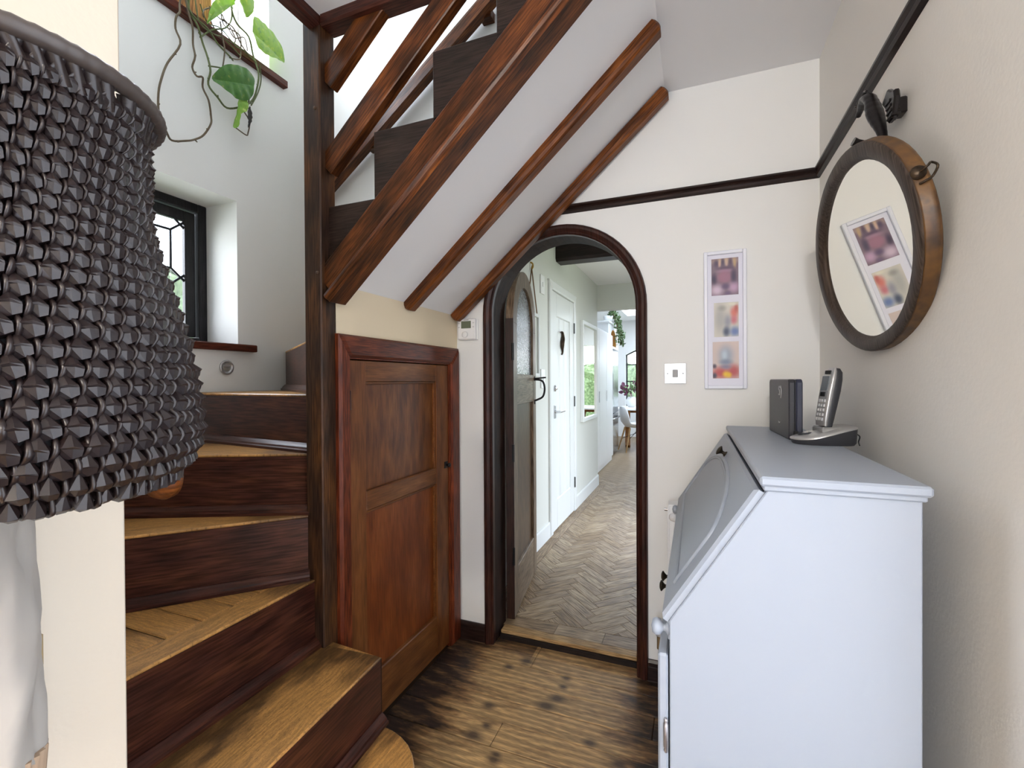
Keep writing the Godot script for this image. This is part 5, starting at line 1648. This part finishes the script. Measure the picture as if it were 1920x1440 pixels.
func knot_mesh(w: float, h: float, sq: float) -> Mesh:
	var st := S()
	# folded diamond: ridge across the middle, apex above, lip below
	var A := V(-0.04 * w, 0.90 * h, 0.0015)
	var L := V(-0.52 * w, 0.04 * h, 0.001)
	var R := V(0.44 * w, 0.08 * h, 0.0025)
	var l1 := V(-0.40 * w, 0.02 * h, 0.0080 * sq)
	var m1 := V(-0.04 * w, 0.10 * h, 0.0098 * sq)
	var r1 := V(0.33 * w, 0.04 * h, 0.0080 * sq)
	var l2 := V(-0.38 * w, -0.06 * h, 0.0062 * sq)
	var m2 := V(-0.03 * w, -0.04 * h, 0.0082 * sq)
	var r2 := V(0.36 * w, -0.10 * h, 0.0076 * sq)
	var bl := V(-0.26 * w, -0.72 * h, 0.0005)
	var bm := V(0.06 * w, -0.66 * h, 0.0052 * sq)
	var br := V(0.36 * w, -0.50 * h, 0.0058 * sq)
	for t: Array in [[A, l1, m1], [A, m1, r1], [A, L, l1], [A, r1, R], [l1, l2, m2], [l1, m2, m1], [m1, m2, r2], [m1, r2, r1], [l2, bl, bm], [l2, bm, m2], [m2, bm, br], [m2, br, r2], [L, bl, l2], [L, l2, l1], [R, r1, r2], [R, r2, br]]: tri(st, t[0], t[1], t[2])
	var z := -0.004
	var rim := [A, L, bl, bm, br, R]
	for i in 6:
		var p: Vector3 = rim[i]
		var q: Vector3 = rim[(i + 1) % 6]
		quad(st, p, V(p.x, p.y, z), V(q.x, q.y, z), q)
	# curling strap on its right
	var rings := []
	for i in 7:
		var t := i / 6.0
		var y := lerpf(0.80, -0.85, t) * h
		var cx := (0.46 + 0.13 * sin(t * PI)) * w - 0.10 * w * (t - 0.5)
		var cz := -0.002 + 0.0098 * sq * sin(0.15 + t * PI * 0.9)
		var ww := 0.14 * w * (0.7 + 0.5 * sin(t * PI))
		rings.append([V(cx - ww, y, cz - 0.003), V(cx - ww * 0.5, y, cz + 0.0006), V(cx + ww * 0.4, y, cz), V(cx + ww, y - 0.05 * h, cz - 0.0035), V(cx, y, cz - 0.006)])
	loft(st, rings)
	return done(st)

func build_basket() -> void:
	var c := V(-0.545, 0, -0.2)
	var t := thing("woven_basket", "large black woven leather basket with a bound rim, close up at the left edge", "basket", c)
	var prof := []
	for y: float in [1.205, 1.222, 1.240, 1.258, 1.295, 1.333, 1.37, 1.40, 1.44, 1.48, 1.530]: prof.append(Vector2(basket_r(y) - 0.004, y))
	for y: float in [1.530, 1.44, 1.40, 1.333, 1.258, 1.222]: prof.append(Vector2(basket_r(y) - 0.009, y))
	prof.push_front(Vector2(0.0, 1.203))
	prof.append(Vector2(0.0, 1.215))
	obj("lining", lathe(S(), prof, 48), M.leather_in, t)
	var meshes := []
	for k in 3: meshes.append(knot_mesh(0.0166, 0.0122, [1.0, 0.85, 1.12][k]))
	var eye := V(0, 1.3, 0)
	var list := []
	var y := 1.214
	var row := 0
	while y < 1.537:
		var n := 57
		for i in n:
			var a := TAU * (i + 0.5 * (row % 2)) / n + 0.02 * row + rng.randf_range(-0.008, 0.008)
			var r := basket_r(y)
			var o := V(cos(a) * r, y, sin(a) * r)
			var dr := (basket_r(y + 0.008) - basket_r(y - 0.008)) / 0.016
			var out := V(cos(a), -dr, sin(a)).normalized()
			var up := V(cos(a) * dr, 1.0, sin(a) * dr).normalized()
			var B := Basis(up.cross(out), up, out)
			B = B * Basis(V(0, 0, 1), rng.randf_range(-0.12, 0.12))
			var s := V(r / 0.141, 1.0, 1.0)
			s *= rng.randf_range(0.95, 1.07)
			var T := Transform3D(B.scaled_local(s), o)
			var w := o + c - eye
			var facing := -out.dot(w.normalized())
			var vx := w.rotated(Vector3.UP, -deg_to_rad(21.72))
			var px := 960.0 + 864.0 * vx.x / -vx.z if vx.z < 0.0 else -999.0
			var score := (facing if px > -60.0 else facing - 2.0)
			list.append([score, T, meshes[rng.randi() % 3]])
		y += 0.0138
		row += 1
	list.sort_custom(func(p, q): return p[0] > q[0])
	var rest := S()
	var made := 0
	var by := {}
	for e in list:
		if made < 290 and e[0] > -0.15:
			put("woven_knot", e[2], M.leather, t, e[1])
			made += 1
		else:
			if not by.has(e[2]): by[e[2]] = []
			by[e[2]].append(e[1])
	for me in by:
		for T in by[me]: rest.append_from(me, 0, T)
	var ro := MeshInstance3D.new()
	ro.name = "woven_knots"
	ro.mesh = rest.commit()
	ro.material_override = M.leather
	ro.set_meta("kind", "stuff")
	t.add_child(ro, true)
	# open slanting ties under the rim
	var ties := S()
	for i in 57:
		var a := TAU * i / 57.0
		var b := a + 0.10
		if i % 5 == 3: continue
		tube(ties, [V(cos(a) * 0.098, 1.526, sin(a) * 0.097), V(cos((a + b) / 2) * 0.103, 1.536, sin((a + b) / 2) * 0.101), V(cos(b) * 0.105, 1.545, sin(b) * 0.105)], [0.0072, 0.0060, 0.0072], 6, 0.5)
		tube(ties, [V(cos(b) * 0.098, 1.526, sin(b) * 0.097), V(cos(a) * 0.105, 1.545, sin(a) * 0.105)], 0.0052, 6, 0.5)
	var ti := obj("ties", ties, M.leather, t)
	ti.set_meta("kind", "stuff")
	# bound rim, each turn of the binding standing a little proud
	var rings := []
	for i in 180:
		var a := TAU * i / 180.0
		var k := 1.0 + 0.16 * fmod(i / 3.0, 1.0)
		var ring := []
		for j in 12:
			var b := TAU * j / 12.0
			var rr := 0.108 + 0.0075 * k * cos(b)
			ring.append(V(cos(a) * rr, 1.549 + 0.0068 * k * sin(b) + 0.02 * pow(clampf(0.75 - absf(wrapf(a - 1.75, -PI, PI)), 0.0, 1.0), 2.0), sin(a) * rr))
		rings.append(ring)
	obj("bound_rim", loft(S(), rings, false, true, true), M.rim_binding, t)
	var strap := S()
	tube(strap, smoothed([V(-0.108, 1.53, -0.01), V(-0.118, 1.60, -0.01), V(-0.122, 1.85, -0.012), V(-0.150, 2.0, -0.02), V(-0.235, 2.055, -0.04)], 4), 0.007, 8, 0.5)
	obj("strap", strap, M.leather_in, t)
	var hk := S()
	tube(hk, smoothed([V(-0.838, 2.06, -0.24), V(-0.80, 2.04, -0.24), V(-0.775, 2.055, -0.24), V(-0.775, 2.085, -0.24)], 4), 0.006, 8)
	box(hk, V(-0.841, 2.02, -0.255), V(-0.834, 2.10, -0.225), 0.002)
	tag(obj("coat_hook", hk, M.black_iron), "black iron coat hook above the woven basket", "hook")

# ------------------------------------------------------------------ coat hanging behind the basket
func build_coat() -> void:
	var t := thing("coat", "pale grey coat sleeve with a striped knitted cuff hanging under the woven basket", "coat")
	var g := noise(71, 1.0, 3)
	var rings := []
	for i in 41:
		var f := i / 40.0
		var y := lerpf(1.62, 0.845, f)
		var c := V(lerpf(-0.80, -0.770, f), y, lerpf(-0.24, -0.281, f))
		var r := lerpf(0.040, 0.0425, f) if f < 0.97 else 0.040
		var ring := []
		for j in 28:
			var a := TAU * j / 28.0
			var k := 1.0 + 0.40 * g.get_noise_3d(cos(a) * 0.9 + 4.0 + y * 1.5, y * 5.0, sin(a) * 0.9) + 0.12 * g.get_noise_3d(cos(a) * 3.0, y * 16.0 + a, sin(a) * 3.0)
			ring.append(c + V(cos(a) * r * k, 0.012 * g.get_noise_2d(a, y * 3.0), sin(a) * r * k))
		rings.append(ring)
	obj("sleeve", loft(S(), rings), M.coat, t)
	var cr := []
	for i in 9:
		var y := 0.852 - i * 0.012
		var ring := []
		for j in 96:
			var a := TAU * j / 96.0
			var r := 0.0385 - 0.0006 * i + 0.0020 * cos(a * 24.0)
			ring.append(V(-0.770 + cos(a) * r - 0.0006 * i, y, -0.281 + sin(a) * r))
		cr.append(ring)
	obj("cuff", loft(S(), cr), M.cuff, t)
	bx("tab", V(-0.780, 0.940, -0.322), V(-0.772, 0.982, -0.305), M.tab, t, 0.003)
	rings = []
	for i in 12:
		var f := i / 11.0
		var y := lerpf(1.68, 0.78, f)
		var ring := []
		for j in 24:
			var a := TAU * j / 24.0
			ring.append(V(-0.798 + cos(a) * 0.036, y, -0.02 + sin(a) * lerpf(0.12, 0.17, f) * (1.0 + 0.1 * g.get_noise_2d(a * 2.0, y * 5.0))))
		rings.append(ring)
	obj("body", loft(S(), rings), M.coat, t)
	obj("shoulder", tube(S(), smoothed([V(-0.798, 1.66, -0.08), V(-0.80, 1.66, -0.18), V(-0.80, 1.60, -0.235)], 4), 0.036, 14), M.coat, t)

# ------------------------------------------------------------------ trailing houseplant on the upper sill
func build_pothos() -> void:
	var pb := thing("planter_box", "pale wooden planter box on the upper window sill", "planter", V(-2.03, 2.90, -1.33))
	var st := S()
	for b: Array in [[-0.15, -0.13, 0.0, 0.17, -0.12, 0.12], [-0.02, 0.0, 0.0, 0.17, -0.12, 0.12], [-0.13, -0.02, 0.0, 0.17, -0.12, -0.10], [-0.13, -0.02, 0.0, 0.17, 0.10, 0.12], [-0.13, -0.02, 0.0, 0.02, -0.10, 0.10]]:
		box(st, V(b[0], b[2], b[4]), V(b[1], b[3], b[5]), 0.003)
	obj("box", st, M.planter, pb)
	bx("soil", V(-0.13, 0.02, -0.10), V(-0.02, 0.15, 0.10), M.gap, pb, 0.0)
	var t := thing("houseplant", "variegated trailing pothos with long looping stems hanging from the upper sill", "plant")
	var X := -1.985
	var stems := [
		[0.0048, -1.285, 2.93, -1.285, 2.879, -1.278, 2.836, -1.263, 2.805, -1.268, 2.764, -1.273, 2.697, -1.237, 2.604, -1.203, 2.52, -1.195, 2.454, -1.199, 2.369, -1.216, 2.31, -1.251, 2.296, -1.295, 2.311, -1.341, 2.342, -1.374, 2.375, -1.403, 2.437, -1.416, 2.485, -1.39, 2.532, -1.38, 2.587, -1.37, 2.622, -1.347, 2.614, -1.334, 2.646, -1.334, 2.686, -1.341, 2.75, -1.326, 2.805, -1.32, 2.859, -1.301, 2.93],
		[0.0050, -1.315, 2.94, -1.326, 2.884, -1.346, 2.825, -1.379, 2.782, -1.395, 2.725, -1.405, 2.67, -1.405, 2.615, -1.432, 2.569, -1.491, 2.56, -1.546, 2.59, -1.603, 2.644, -1.638, 2.708, -1.643, 2.802, -1.631, 2.892, -1.59, 2.947, -1.542, 2.979, -1.511, 3.029, -1.523, 3.073],
		[0.0042, -1.365, 2.793, -1.421, 2.865, -1.472, 2.905, -1.519, 2.984, -1.504, 3.016], [0.0038, -1.474, 2.734, -1.471, 2.802, -1.468, 2.856, -1.46, 2.93], [0.0038, -1.405, 2.697, -1.434, 2.704, -1.478, 2.731],
		[0.0036, -1.38, 2.89, -1.373, 2.899, -1.394, 2.938, -1.437, 2.976], [0.0036, -1.648, 2.85, -1.669, 2.795, -1.646, 2.713, -1.603, 2.629],
		[0.0034, -1.444, 2.985, -1.451, 2.949, -1.51, 2.935, -1.565, 2.893, -1.614, 2.866], [0.0032, -1.458, 2.982, -1.48, 2.928, -1.541, 2.921, -1.565, 2.864, -1.54, 2.808, -1.501, 2.794],
		[0.0044, -1.31, 2.93, -1.326, 2.864, -1.393, 2.852, -1.45, 2.823, -1.494, 2.789, -1.524, 2.798], [0.0036, -1.603, 2.644, -1.59, 2.68, -1.575, 2.702], [0.0034, -1.55, 2.60, -1.59, 2.55, -1.60, 2.50, -1.57, 2.47, -1.53, 2.49],
		[0.0032, -1.36, 2.93, -1.40, 2.88, -1.46, 2.90, -1.52, 2.86, -1.58, 2.88, -1.63, 2.85], [0.0030, -1.40, 2.95, -1.43, 2.89, -1.50, 2.86, -1.53, 2.90, -1.49, 2.95, -1.45, 2.93], [0.0030, -1.34, 2.94, -1.37, 2.86, -1.42, 2.84, -1.48, 2.87, -1.55, 2.83], [0.0030, -1.47, 2.97, -1.52, 2.90, -1.57, 2.93, -1.60, 2.89]]
	var k := 0
	for s: Array in stems:
		var pts := []
		for i in range(1, s.size(), 2):
			pts.append(V(X + 0.012 * sin(i * 1.3 + k), s[i + 1], s[i]))
		var g := S()
		var sp := smoothed(pts, 4)
		tube(g, sp, s[0] * 0.85, 7)
		if k < 2:
			for i in range(4, sp.size(), 6):
				var q: Vector3 = sp[i]
				tube(g, [q, q + V(0.004, rng.randf_range(-.010, .010), rng.randf_range(-.012, .012))], [0.0045, 0.002], 5)
		obj("stem", g, [M.vine_brown, M.vine_green, M.vine_green, M.vine_brown, M.vine_green, M.vine_brown, M.vine_green, M.vine_brown][k % 8], t)
		k += 1
	leaf_outline(t, [-1.59, 2.965, -1.598, 3.03, -1.625, 3.068, -1.676, 3.082, -1.715, 3.078, -1.749, 3.06, -1.775, 3.02, -1.795, 2.955, -1.74, 2.935, -1.68, 2.912, -1.625, 2.912], 0.03, M.leaf_bright, V(-1.59, 2.965, 0), V(-1.795, 2.955, 0))
	leaf_outline(t, [-1.570, 2.68, -1.575, 2.725, -1.545, 2.748, -1.508, 2.745, -1.448, 2.715, -1.41, 2.672, -1.384, 2.616, -1.433, 2.600, -1.470, 2.590, -1.499, 2.588, -1.54, 2.605, -1.565, 2.64], 0.06, M.leaf_green, V(-1.572, 2.69, 0), V(-1.384, 2.616, 0))
	leaf_outline(t, [-1.51, 3.035, -1.46, 2.995, -1.425, 2.952, -1.393, 2.868, -1.40, 2.94, -1.42, 2.99, -1.46, 3.03, -1.50, 3.065], 0.02, M.leaf_mid, V(-1.51, 3.04, 0), V(-1.393, 2.868, 0))
	leaf_outline(t, [-1.51, 3.05, -1.53, 3.09, -1.60, 3.125, -1.596, 3.07, -1.585, 3.04, -1.563, 3.012, -1.535, 3.022], 0.05, M.leaf_bright, V(-1.512, 3.06, 0), V(-1.562, 3.015, 0))
	leaf_outline(t, [-1.552, 2.596, -1.535, 2.622, -1.515, 2.632, -1.502, 2.60, -1.499, 2.54, -1.488, 2.465, -1.512, 2.475, -1.520, 2.535, -1.545, 2.56], 0.05, M.leaf_mid, V(-1.52, 2.63, 0), V(-1.495, 2.468, 0))
	leaf_outline(t, [-1.558, 2.592, -1.548, 2.56, -1.560, 2.52, -1.566, 2.498, -1.575, 2.53, -1.572, 2.565], 0.05, M.vine_dark, V(-1.56, 2.592, 0), V(-1.566, 2.498, 0))

func leaf_outline(t: Node, zy: Array, out: float, mat: Material, stalk: Vector3, tip: Vector3) -> void:
	var X := -1.985 + out
	var pts := []
	for i in range(0, zy.size(), 2): pts.append(V(X, zy[i + 1], zy[i]))
	pts.append(pts[0])
	var sm := smoothed(pts, 4)
	sm.remove_at(sm.size() - 1)
	# domed sheet with a sunken midrib from stalk to tip
	var a := V(X, stalk.y, stalk.x)
	var b := V(X, tip.y, tip.x)
	var d := (b - a).normalized()
	var st := S()
	st.set_smooth_group(0)
	var rows := []
	for r in 5:
		var f := 1.0 - r / 4.0
		var ring := []
		for p: Vector3 in sm:
			var s := clampf((p - a).dot(d) / a.distance_to(b), 0.0, 1.0)
			var foot := a.lerp(b, 0.12 + 0.76 * s)
			var q := foot.lerp(p, f)
			var w := foot.distance_to(q)
			q.x += 0.30 * w - 4.2 * w * w - 0.02 * s * s + 0.0025 * sin(s * 30.0) * f
			ring.append(q)
		rows.append(ring)
	var n := sm.size()
	for r in 4:
		for i in n:
			var j := (i + 1) % n
			quad(st, rows[r][i], rows[r][j], rows[r + 1][j], rows[r + 1][i])
	obj("leaf", st, mat, t)

# ------------------------------------------------------------------ garden seen through the windows
func build_garden() -> void:
	tag(obj("lawn", box(S(), V(-26, -0.5, -30), V(14, -0.13, 14), 0.0), M.lawn), "green lawn outside the windows", "lawn", "", "structure")
	var g := noise(81, 1.0, 4)
	for q: Array in [["clipped green hedge outside the stair window", V(-6.5, -0.15, 3.0), V(-6.5, -0.15, -9.0), 2.95], ["green garden hedge beyond the kitchen windows", V(-7.0, -0.15, -16.0), V(7.0, -0.15, -16.0), 2.0]]:
		var rings := []
		var a: Vector3 = q[1]
		var b: Vector3 = q[2]
		var d := (b - a).normalized()
		var nn := d.cross(Vector3.UP)
		for i in 60:
			var p := a.lerp(b, i / 59.0)
			var ring := []
			for j in 18:
				var t := j / 17.0
				var prof := Vector2(0.5 * cos(PI * t) * (1.0 if t > 0.02 and t < 0.98 else 1.0), q[3] * pow(sin(PI * t), 0.35))
				var o := p + nn * prof.x + Vector3.UP * prof.y
				o += (nn * signf(prof.x) + Vector3.UP * 0.5) * 0.35 * g.get_noise_3d(o.x * 1.7, o.y * 1.7, o.z * 1.7)
				ring.append(o)
			rings.append(ring)
		tag(obj("hedge", loft(S(), rings, true, false), M.hedge), q[0], "hedge")
